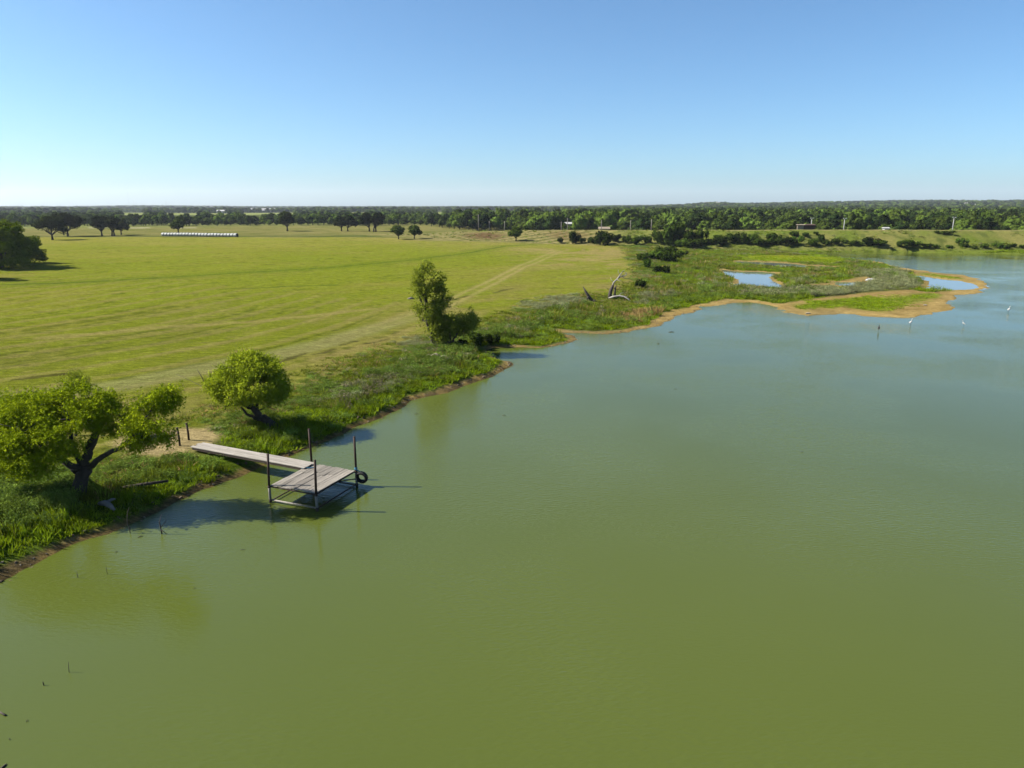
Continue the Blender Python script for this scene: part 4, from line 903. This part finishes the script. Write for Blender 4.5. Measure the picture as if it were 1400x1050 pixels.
for s_ in (-1, 1):
    mb = MB(); mb.box((0, 0, 0), (wl - .3, .06, .14)); o = mb.build('beam', M['beam'], walk); o.location = wy * s_ * (WW / 2 - .06) + Vector((0, 0, -.10)); o.rotation_euler = RW.to_euler()
for t in (-.35, -.15, .05, .25):
    mb = MB(); mb.box((0, 0, 0), (.08, WW - .18, .08)); o = mb.build('joist', M['beam'], walk); o.location = wx * t * wl + Vector((0, 0, -.085)); o.rotation_euler = RW.to_euler()
mb = MB(); mb.tube([Vector((-11.55, 36.75, ZD + .035)), Vector((-11.35, 36.85, ZD + .05)), Vector((-11.15, 36.8, ZD + .04)), Vector((-11.0, 36.95, ZD + .035)), Vector((-10.85, 36.88, ZD + .035))], .022, 6)
tag(mb.build('rope', M['blue'], None, True), 'frayed blue rope lying where the walkway meets the platform', 'rope')
# tyre hanging on the right post
pt = dk(WX / 2 + .05, WY / 2 + .05, 0); tyre = empty('tyre', pt + Vector((.30, -.05, .55))); tag(tyre, 'black rubber tyre hung as a bumper from the right dock post', 'tyre')
prof = [(.20, -.085), (.27, -.10), (.33, -.085), (.345, 0), (.33, .085), (.27, .10), (.20, .085), (.19, .06), (.27, .07), (.30, 0), (.27, -.07), (.19, -.06)]
vs = []; fs = []; ns = 24
for i in range(ns):
    a = 2 * math.pi * i / ns
    for r_, t_ in prof: vs.append((math.cos(a) * r_, t_, math.sin(a) * r_))
for i in range(ns):
    for k in range(len(prof)):
        k2 = (k + 1) % len(prof); i2 = (i + 1) % ns; fs.append((i * 12 + k, i * 12 + k2, i2 * 12 + k2, i2 * 12 + k))
carc = link(bpy.data.objects.new('carcass', mesh_np('carcass', vs, fs, M['rubber'], True)), tyre)
vs2 = []; fs2 = []
mb = MB()
for i in range(20):
    a = 2 * math.pi * i / 20; R_ = Matrix.Rotation(-a, 3, 'Y'); mb.box(R_ @ Vector((.345, 0, 0)), (.018, .15, .05), R_)
mb.build('tread', M['rubber'], carc); tyre.rotation_euler = (0.12, 0, -.25)
mb = MB(); tp_ = pt + Vector((.06, 0, ZD + .08)); mb.tube([pt + Vector((-.08, -.03, ZD + .10)), pt + Vector((.02, -.09, ZD + .07)), pt + Vector((.12, -.05, ZD + .0)), pt + Vector((.26, -.10, ZD - .08)), pt + Vector((.30, -.12, ZD - .14)), pt + Vector((.30, .02, ZD - .18))], .028, 6)
mb.tube([pt + Vector((0.07 * math.cos(q), 0.085 * math.sin(q), ZD + .09 + .01 * q)) for q in np.linspace(0, 6.2, 9)], .026, 6)
tag(mb.build('strap', M['blue'], None, True), 'bright blue strap tying the tyre to the right dock post', 'strap')
# two posts on the bank
for (a, b, tp, lb) in ((246, 609.5, 584.5, 'rusty pipe post on the bank nearer the willow, at the walkway head'), (258.3, 601.5, 578.5, 'rusty pipe post on the bank behind the other, beside the walkway head')):
    g = on_ground(a, b); h_ = (b - tp) / FPX * g.y / .93; e = empty('bank_post', g); tag(e, lb, 'post')
    mb = MB(); mb.tube([(0, 0, -.3), (.0, 0, h_ * .5), (-.05, .02, h_)], .062, 10); mb.build('pipe', M['rust'], e, True)
    mb = MB(); mb.tube([(-.05, .02, h_ - .03), (-.05, .02, h_ + .025)], .075, 10); mb.build('cap', M['rust'], e, True)
print('dock ok')

# ------------------------------------------------------------------ dead wood
def wood(name, base, limbs, mat, label, cat, n=7):
    root = Vector(base); mb = MB()
    for pts, rad in limbs: mb.tube([Vector(p) for p in pts], rad, n, jit=.15)
    o = mb.build(name, mat, None, True); o.location = root; tag(o, label, cat); return o
def rel(lst, g, Y=None):
    return [tuple(atY(a, b, g.y + d) - g) for a, b, d in lst]
g = on_ground(835, 408)
e = empty('dead_tree', g); tag(e, 'bleached dead tree with a leaning upright limb and dark broken base', 'dead tree')
mb = MB(); mb.tube([Vector(q) for q in rel([(834,410,0),(834,402,0),(835.5,396,0),(838,390,0)], g)], [.36, .30, .26, .2], 8, jit=.2); mb.build('stump', M['charwood'], e, True)
mb = MB(); mb.tube([Vector(q) for q in rel([(837.5,392,0),(839,386,0),(844.5,381,0),(848,375.5,0),(852,370,0)], g)], [.16, .13, .12, .09, .03], 8, jit=.15)
mb.tube([Vector(q) for q in rel([(845,380,0),(850,377.5,.2),(855,377,.3),(857,374,.4),(855,372,.4),(854,373,.4)], g)], [.12, .09, .08, .06, .05, .03], 6); 
for lb_ in ([(840,386,0),(836,383,.3),(834.5,379,.4)], [(848,376,0),(845,372,.2),(845.5,368.5,.2)], [(843,382,0),(847,384,-.4),(850,383,-.5)], [(850,377.5,.2),(853,380,.1),(856,380.5,0)], [(851,372,0),(854,369,.1)]):
    mb.tube([Vector(q) for q in rel(lb_, g)], [.06, .045, .018][:len(lb_)], 5)
mb.build('limb', M['deadwood'], e, True)
mb = MB(); mb.tube([Vector(q) for q in rel([(841,410,.8),(840.5,400,.8),(841.5,393,.8),(842.5,390,.8)], g)], [.2, .16, .14, .06], 7, jit=.2); mb.tube([Vector(q) for q in rel([(836,394,.5),(839,394,.6),(841.5,393.5,.8)], g)], [.08, .07, .05], 6); mb.build('snag', M['charwood'], e, True)
g = on_ground(845, 409.5)
wood('fallen_trunk', g, [(rel([(831,408,.3),(838,406,0),(846,404.5,-.1),(853,405.5,-.3),(859,409,-.6),(862,412,-.8)], g), [.12, .17, .14, .13, .11, .08]), (rel([(861,411,-.8),(863,414,-1),(865,416,-1.2)], g), [.11, .08, .03]), (rel([(862,412,-.8),(861,416,-1.2)], g), [.10, .04]), (rel([(833,408,.3),(830,411,-.3)], g), [.10, .04]), (rel([(846,404.5,-.1),(849,401,.1),(853,400,.2)], g), [.06, .045, .015]), (rel([(855,406.5,-.4),(859,404,-.2)], g), [.05, .015]), (rel([(839,406,0),(837,402,.2)], g), [.05, .015])],
     M['deadwood'], 'white bleached fallen trunk curving over the weeds below the dead tree', 'fallen trunk', 8)
g = on_ground(806, 412)
wood('broken_snag', g, [(rel([(809,412,0),(806,407,0),(801.5,400,0),(797,391.5,0)], g), [.34, .26, .18, .05]), (rel([(805,404,0),(803,408,-.3),(803,411,-.4)], g), [.12, .1, .05]), (rel([(809,411,0),(813,411,-.3),(816,412,-.3)], g), [.18, .12, .04])], M['charwood'], 'dark broken snag leaning left, left of the white fallen trunk', 'dead tree', 8)
g = on_ground(148, 696)
wood('driftwood_log', g, [([(-.55, .25, .2), (-.15, 0, .34), (.25, -.2, .28), (.55, -.42, .16)], [.10, .14, .12, .06]), ([(-.1, 0, .34), (.15, .2, .44), (.22, .34, .40)], [.08, .07, .03])], M['pole'], 'pale driftwood log at the foot of the large willow', 'log')
g = on_ground(198, 668)
wood('rusty_log', g, [([(-1.1, -.3, .18), (0, 0, .25), (1.1, .35, .30)], [.08, .09, .07])], M['beam'], 'reddish brown pole lying in the dark grass under the large willow', 'pole')
g = on_ground(596, 492)
wood('pale_rubble', g, [([(-.5, 0, .3), (0, .1, .42), (.4, -.1, .3)], [.2, .26, .15]), ([(.3, -.3, .3), (.8, -.3, .4), (1.1, -.2, .3)], [.12, .18, .1]), ([(-.9, .2, .3), (-.6, .3, .4)], [.12, .16])], M['clod2'], 'heap of pale broken rock among the grass left of the poplar', 'rocks', 6)
g = on_ground(562, 409)
wood('pale_stone', g, [([(-.5, -.1, .05), (0, 0, .16), (.55, .15, .05)], [.12, .22, .1])], M['pole'], 'small pale stone in the field beside the farm track', 'stone', 6)
# dead pole leaning behind the bright willow
g = on_ground(287, 540)
wood('bare_sapling', g, [([tuple(q) for q in rel([(287,540,0),(282,528,0),(276,516,0),(269,504,0)], g)], [.05, .04, .03, .012]), (rel([(284,533,0),(272,526,.5),(255,518,.8),(240,511,1)], g), [.025, .02, .015, .008])], M['charwood'], 'thin bare sapling leaning beside the bright willow', 'sapling', 5)
# branches standing in the water
for k, (pts, lb) in enumerate((([[(222,730,.07),(220,724,.06),(218,714,.04),(221,703,.015)], [(219,722,.04),(226,714,.03),(229,708,.012)], [(220,724,.05),(228,730,.02)]], 'dark forked branch standing in the shaded water by the big willow'),
        ([[(178,729,.04),(177,722,.04),(174,716,.03),(174,705,.03),(176,694,.02)], [(174,716,.02),(179,724,.01)]], 'thin curved branch at the water line by the big willow'),
        ([[(94,919,.022),(93.8,912,.018),(93.5,905,.012)]], 'single straight stick standing in the open water at lower left'),
        ([[(61,937,.03),(59,934,.03),(58.5,931.5,.015)]], 'short bent stick poking from the water at lower left'),
        ([[(8,978,.03),(4,976,.03),(-3,972,.03)]], 'dark stick floating at the left picture edge'),
        ([[(2,1050,.03),(6,1047,.03),(9,1044,.01)]], 'dark stick at the bottom left picture corner'),
        ([[(107,790,.015),(105.5,785,.012),(104.5,781,.006)]], 'thin reed stem standing in the water near the left bank'),
        ([[(147,785,.012),(145.5,778,.01),(144.5,773,.006)]], 'thin leaning reed stem in the water below the shaded patch'))):
    p0 = pts[0][0]; x, y = at(p0[0], p0[1], 0); g = Vector((x, y, 0)); limbs = []
    for l in pts:
        l = [(a, b, r * .55) for a, b, r in l] if k < 5 else l
        limbs.append(([tuple(atY(a, b, g.y) - g + (Vector((0, 0, -.25)) if (j == 0 and l[0][:2] == pts[0][0][:2]) else Vector((0, 0, 0)))) for j, (a, b, r) in enumerate(l)], [q[2] for q in l]))
    if k in (4, 5): limbs = [([tuple(Vector((*at(a, b, .02), .02)) - g) for a, b, r in pts[0]], [r for *_, r in pts[0]])]
    wood('water_branch', g, limbs, M['charwood'], lb, 'branch', 5)
rl2 = random.Random(9)
for k, (a, b, s_) in enumerate(((159,755,.16),(192,734,.2),(570,566,.18),(689,568,.16),(924,532,.14),(1165,641,.18),(1096,618,.12),(918,454,.4),(37,986,.12),(13,1011,.1),(332,752,.12),(266,805,.1),(900,470,.25),(1216,503,.2))):
    x, y = at(a, b, 0); an = rl2.random() * 3; d = Vector((math.cos(an), math.sin(an) * .4, 0)) * s_
    s_ *= .5
    wood('floating_twig', (x, y, .01), [([tuple(-d), (0, 0, .03), tuple(d)], [s_ * .12, s_ * .2, s_ * .06])], M['charwood'], ['twig floating just outside the willow shadow near the left bank', 'dark twig floating below the forked branch near the left bank', 'twig floating off the bank below the poplar, left one', 'twig floating off the point right of the poplar', 'twig floating alone in the middle of the pond', 'twig floating far out at the right side of the pond', 'twig floating in mid pond toward the right, left one', 'twig floating close to the shore below the fallen white trunk', 'twig floating near the lower left picture corner, upper one', 'twig floating near the lower left picture corner, lower one', 'twig floating below the dock and left of it', 'twig floating below the leaning reed stems', 'twig floating off the far curved shore', 'twig floating far right near the white egrets'][k], 'flotsam', 5)['group'] = 'bits of flotsam on the open water'

# pale slab in the marsh
g = on_ground(1191, 385); mb = MB()
V, F = ICO2; rs = np.random.default_rng(4); v = V * np.array([1.35, .8, .38]) * (1 + .08 * rs.normal(size=(len(V), 1))); v[:, 2] = np.maximum(v[:, 2], -.1) + .25
o = link(bpy.data.objects.new('pale_boulder', mesh_np('pale_boulder', v, F, M['white']))); o.location = g; tag(o, 'long low white boulder at the edge of the grey weeds in the marsh', 'boulder')
for a, b in ((1265, 417.5), (1105, 429), (1187, 381)):
    g = on_ground(a, b); v = ICO1[0] * np.array([.35, .2, .12]) * (1 + .15 * rs.normal(size=(len(ICO1[0]), 1)))
    o = link(bpy.data.objects.new('small_stone', mesh_np('small_stone', v + np.array([0, 0, .06]), ICO1[1], M['stone']))); o.location = g; tag(o, 'small pale stone lying on the bare mud of the spit', 'stone', 'small stones on the spit')

# ------------------------------------------------------------------ wading birds (skin modifier bodies)
def bird(px, py, h, face, mat, label, cat, name, neck='s'):
    x, y = at(px, py, 0); root = empty(name, (x, y, 0), face); k = h / .95
    body = [((-.22, 0, .36), .02), ((-.12, 0, .42), .07), ((0, 0, .50), .10), ((.11, 0, .56), .075), ((.15, 0, .63), .035), ((.12, 0, .71), .027), ((.13, 0, .79), .025), ((.16, 0, .86), .025), ((.20, 0, .895), .036), ((.235, 0, .895), .022)]
    if neck == 'low': body = [((-.20, 0, .30), .02), ((-.10, 0, .38), .08), ((0, 0, .48), .11), ((.05, 0, .58), .08), ((.06, 0, .68), .05), ((.07, 0, .76), .04), ((.08, 0, .84), .035), ((.11, 0, .90), .045), ((.15, 0, .90), .025)]
    me = bpy.data.meshes.new('body'); me.from_pydata([tuple(Vector(p) * k) for p, r in body], [(i, i + 1) for i in range(len(body) - 1)], [])
    o = link(bpy.data.objects.new('body', me), root); sm = o.modifiers.new('skin', 'SKIN')
    for i, (p, r) in enumerate(body): me.skin_vertices[0].data[i].radius = (r * k * 1.1, r * k * 1.1)
    me.skin_vertices[0].data[2].use_root = True; o.modifiers.new('sub', 'SUBSURF').levels = 1; me.materials.append(mat)
    # bake the modifiers so that the body is one plain mesh
    dg = bpy.context.evaluated_depsgraph_get(); ev = bpy.data.meshes.new_from_object(o.evaluated_get(dg)); o.modifiers.clear(); o.data = ev
    if not ev.materials: ev.materials.append(mat)
    tip = Vector(body[-1][0]) * k
    mb = MB(); mb.tube([tip - Vector((.02, 0, 0)), tip + Vector((.12 * k, 0, -.015))], [.014 * k, .004 * k], 6); mb.build('beak', M['beak'] if mat is M['bird'] else M['bdark'], root, True)
    for s_ in (-1, 1):
        mb = MB(); mb.tube([(0.0, s_ * .035 * k, .46 * k), (.03 * k, s_ * .04 * k, .25 * k), (0, s_ * .045 * k, -.12)], .011 * k, 6); mb.build('leg', M['bleg'], root, True)
        wv_ = np.array([(.10, .52), (.0, .56), (-.14, .47), (-.26, .35), (-.12, .39), (.02, .44)]) * k
        vv = [(a, s_ * (.095 * k), b) for a, b in wv_] + [(a, s_ * (.115 * k), b) for a, b in wv_ * np.array([.96, .99])]
        fs = [(0, 1, 2, 3), (0, 3, 4, 5), (6, 9, 8, 7), (6, 11, 10, 9)] + [(i, (i + 1) % 6, (i + 1) % 6 + 6, i + 6) for i in range(6)]
        link(bpy.data.objects.new('wing', mesh_np('wing', vv, fs, mat)), root)
    tag(root, label, cat); return root
bird(1244.5, 445.5, .98, math.radians(20), M['bird'], 'white egret wading nearest the brown spit', 'egret', 'egret')
bird(1317, 446.5, .80, math.radians(150), M['bird'], 'small white egret wading between the other two white birds', 'egret', 'egret')
bird(1378.5, 427.5, 1.0, math.radians(30), M['bird'], 'white egret wading furthest right in the pond', 'egret', 'egret')
bird(1201, 453, .85, math.radians(60), M['bdark'], 'dark heron standing upright in the pond off the spit', 'heron', 'heron', 'low')

# ------------------------------------------------------------------ row of wrapped hay bales
rb = np.random.default_rng(8); RB = .82; LB = 1.62
vs = []; fs = []; ns = 18; rings = [(-.5, .90), (-.47, 1.0), (-.25, 1.015), (0, 1.0), (.25, 1.02), (.47, 1.0), (.5, .90)]
for i, (t, s_) in enumerate(rings):
    for k in range(ns):
        a = 2 * math.pi * k / ns; vs.append((t * LB, math.cos(a) * RB * s_, RB * .96 + math.sin(a) * RB * s_ * (.97 if math.sin(a) < 0 else 1)))
for i in range(len(rings) - 1):
    for k in range(ns): fs.append((i * ns + k, i * ns + (k + 1) % ns, (i + 1) * ns + (k + 1) % ns, (i + 1) * ns + k))
roll = mesh_np('wrap', vs, fs, M['net'], True)
ev = []; ef = []
for sgn, off in ((-1, 0), (1, ns + 1)):
    for k in range(ns):
        a = 2 * math.pi * k / ns; ev.append((sgn * .492 * LB, math.cos(a) * RB * .91, RB * .96 + math.sin(a) * RB * .91))
    ev.append((sgn * .48 * LB, 0, RB * .96))
    for k in range(ns): ef.append((off + k, off + (k + 1) % ns, off + ns))
endm = mesh_np('end', ev, ef, M['hay'])
b0 = on_ground(222, 322.6); b1 = on_ground(325, 324.0); dv = (b1 - b0); nbale = int(dv.length // (LB + .22)); ang = math.atan2(dv.y, dv.x)
for i in range(nbale):
    t = (i + .5) / nbale; p = b0.lerp(b1, t); p.z = float(height(np.array([p.x]), np.array([p.y]))[0]) - .02
    e = empty('hay_bale', p, ang + rb.normal() * .03); s_ = 1 + rb.normal() * .02; e.scale = (1, s_, s_)
    link(bpy.data.objects.new('wrap', roll), e); link(bpy.data.objects.new('cut_end', endm), e)
    lb = 'white net-wrapped round bale in the long row, %s end' % nth(i, nbale, 'from the left', 'from the right')
    if i == 0: lb = 'white net-wrapped round bale at the left end of the long row'
    if i == nbale - 1: lb = 'white net-wrapped round bale at the right end of the long row, dark end showing'
    tag(e, lb, 'hay bale', 'round bales lined up at the far side of the field')
print('bales', nbale)

# ------------------------------------------------------------------ poles, mast, turbines
ordn = ['leftmost', 'second from left', 'third from left', 'fourth from left', 'fifth from left', 'sixth from left', 'seventh from left', 'eighth from left', 'ninth from left', 'tenth from left', 'eleventh from left', 'rightmost']
poles = [(654,293,'bar',366), (669,302,'',366), (690,302,'',362), (767.5,303,'bar',345), (776,298,'bar',350), (822.5,301,'',332), (862.5,301,'',326), (891,299.5,'bar',318), (1110,299,'lamp',292), (1155,299.5,'lamp',290), (1304.5,298,'lamp',288)]
for k, (a, top, kd, Yp) in enumerate(poles):
    p = atY(a, top, Yp); gz = float(height(np.array([p.x]), np.array([p.y]))[0]); h_ = p.z - gz; e = empty('lamp_post' if kd == 'lamp' else 'utility_pole', (p.x, p.y, gz))
    wd2 = 'tall pale lamp post' if kd == 'lamp' else 'tall wooden utility pole'
    tag(e, '%s behind the dam, %s of the poles there' % (wd2, ordn[k] if k < 10 else 'rightmost'), 'lamp post' if kd == 'lamp' else 'utility pole')
    mb = MB(); mb.tube([(0, 0, -.3), (0, 0, h_ * .5), (0, 0, h_)], [.20, .17, .14], 8); mb.build('pole', M['steel'] if kd == 'lamp' else M['pole'], e, True)
    if kd == 'bar':
        mb = MB(); mb.box((0, .17, h_ - .5), (2.2, .12, .14)); mb.build('crossarm', M['pole'], e)
    if kd == 'lamp':
        mb = MB(); mb.box((0, -.16, h_ + .15), (1.3, .12, .12)); mb.build('crossarm', M['steel'], e)
        for s_ in (-.5, .5):
            mb = MB(); mb.box((s_, -.34, h_ + .25), (.5, .24, .34)); mb.build('lamp_head', M['white'], e)
p = atY(174, 262, 7400); gz = float(height(np.array([p.x]), np.array([p.y]))[0]); e = empty('radio_mast', (p.x, p.y, gz)); tag(e, 'thin tall radio mast on the hazy horizon at left', 'mast')
H_ = p.z - gz
for k in range(3):
    a = k * 2.094; mb = MB(); mb.tube([(math.cos(a) * 1.2, math.sin(a) * 1.2, 0), (math.cos(a) * 1.0, math.sin(a) * 1.0, H_)], .28, 5); mb.build('leg', M['steel'], e)
mb = MB(); zz = 0
while zz < H_ - 9:
    for k in range(3):
        a = k * 2.094; b = a + 2.094; mb.tube([(math.cos(a) * 1.2, math.sin(a) * 1.2, zz), (math.cos(b) * 1.2, math.sin(b) * 1.2, zz + 6)], .15, 4)
    zz += 6
mb.build('lattice', M['steel'], e)
for k, (a, hub, r_) in enumerate(((29, 282, 5), (62, 281.5, 5), (98, 280, 6), (150, 277.5, 8), (183, 279, 7), (227, 279.5, 5))):
    p = atY(a, hub - 1, 8300); gz = float(height(np.array([p.x]), np.array([p.y]))[0]); H_ = max(p.z - gz, 40); e = empty('wind_turbine', (p.x, p.y, gz), .3 * k)
    tag(e, 'tiny pale wind turbine on the hazy horizon, %s of the six' % (['leftmost', 'second', 'third', 'fourth', 'fifth', 'rightmost'][k] + ('' if k in (0, 5) else ' from the left')), 'wind turbine')
    mb = MB(); mb.tube([(0, 0, 0), (0, 0, H_)], [2.0, 1.2], 8); mb.build('tower', M['white'], e, True)
    mb = MB(); mb.box((0, 0, H_ + 1), (3, 9, 3.4)); mb.build('nacelle', M['white'], e)
    for j in range(3):
        an = 1.1 * k + j * 2.094; L_ = 42; d = Vector((math.sin(an), 0, math.cos(an))); c_ = Vector((0, -5.5, H_ + 1))
        mb = MB(); mb.tube([c_, c_ + d * L_ * .25, c_ + d * L_], [.9, 1.5, .3], 6); mb.build('blade', M['white'], e, True)

# ------------------------------------------------------------------ far buildings
def house(px, py, Yd, w, d, h, wall, roof, label, name='house', rz=0.0, flat=False, lift=0.0):
    p = atY(px, py, Yd); gz = float(height(np.array([p.x]), np.array([p.y]))[0]); base = max(gz, p.z - 2 * h) if lift == 0 else gz
    base = gz; H_ = max(p.z - gz, h) if lift else h
    e = empty(name, (p.x, p.y, base), rz); tag(e, label, 'building')
    mb = MB(); mb.box((0, 0, H_ / 2), (w, d, H_)); mb.build('wall', wall, e)
    rh = w * .03 + .2 if flat else d * .22
    v = [(-w/2-.4, -d/2-.4, H_), (w/2+.4, -d/2-.4, H_), (w/2+.4, d/2+.4, H_), (-w/2-.4, d/2+.4, H_), (-w/2-.4, 0, H_ + rh), (w/2+.4, 0, H_ + rh)]
    me = bpy.data.meshes.new('roof'); me.from_pydata(v, [], [(0, 1, 5, 4), (2, 3, 4, 5), (0, 4, 3), (1, 2, 5), (0, 3, 2, 1)]); me.materials.append(roof); link(bpy.data.objects.new('roof', me), e)
    for i in range(3):
        o = mb = MB(); mb.box((-w * .33 + w * .33 * i, -d / 2 - .03, H_ * .55), (w * .12, .06, H_ * .35)); mb.build('window', M['glass'], e)
    return e
house(968, 283, 2600, 28, 16, 9, M['white'], M['roofm'], 'white building on the wooded hilltop at centre right', lift=1)
house(980, 282, 2620, 16, 14, 9, M['white'], M['white'], 'smaller white building beside the one on the hilltop', lift=1)
house(303, 289.5, 1330, 15, 10, 4, M['white'], M['white'], 'small white barn among the far trees above the hay bales', 'barn')
house(284, 285.5, 2900, 55, 20, 9, M['roofm'], M['roofm'], 'long pale grey shed on the far wooded rise', 'shed', lift=1)
house(358, 286.5, 1640, 60, 30, 3, M['roofm'], M['roofm'], 'long low grey shed roof in the far pale field', 'shed')
house(1094.5, 307.5, 284, 2.4, .5, 1.9, M['tan'], M['tan'], 'small cream hut front just behind the right part of the dam', 'hut', flat=True, lift=1)
house(1103.5, 307.5, 288, 4.6, 4, 2.4, M['brick'], M['brick'], 'dark brown shed beside the cream hut behind the dam', 'shed', flat=True, lift=1)
house(826, 312.6, 345, 4.5, 4, 2.4, M['tan'], M['tan'], 'tan roofed house partly hidden behind the dam and trees', lift=1)
house(868, 310.5, 352, 4, 4, 2.4, M['tan'], M['brick'], 'brown roofed house partly hidden behind the dam, right of the tan one', lift=1)
house(779, 306, 372, 5, 4, 2.4, M['roofm'], M['white'], 'small white outbuilding behind the left part of the dam', 'outbuilding', lift=1)
house(843, 292, 900, 16, 10, 5, M['tan'], M['tan'], 'low tan building showing above the middle woods', lift=1)
house(1317, 310.5, 296, 5, 4, 2.4, M['tan'], M['tan'], 'cream roofed shed just behind the right part of the dam', 'shed', lift=1)
house(1211, 312, 294, 1.7, 2, 1.5, M['white'], M['white'], 'small white tank house behind the dam', 'outbuilding', lift=1)
house(1323, 281.5, 2000, 16, 10, 6, M['white'], M['white'], 'white house high on the wooded slope at far right', lift=1)
house(1336, 283, 1900, 10, 8, 5, M['white'], M['white'], 'smaller white house below the one on the far right slope', lift=1)
house(1236, 299, 420, 3, 3, 2.4, M['roofm'], M['white'], 'pale roof peeking from the trees behind the right dam', lift=1)

# ------------------------------------------------------------------ haze
hz = MB(); hz.box((0, 0, 98.5), (19000, 19000, 203)); m, n, out = newmat('haze')
pv = n.nodes.new('ShaderNodeVolumePrincipled'); pv.inputs['Density'].default_value = .00006; pv.inputs['Color'].default_value = (.80, .88, 1, 1); pv.inputs['Anisotropy'].default_value = .2
n.links.new(pv.outputs[0], out.inputs['Volume']); ho = hz.build('haze', m); tag(ho, kind='stuff')
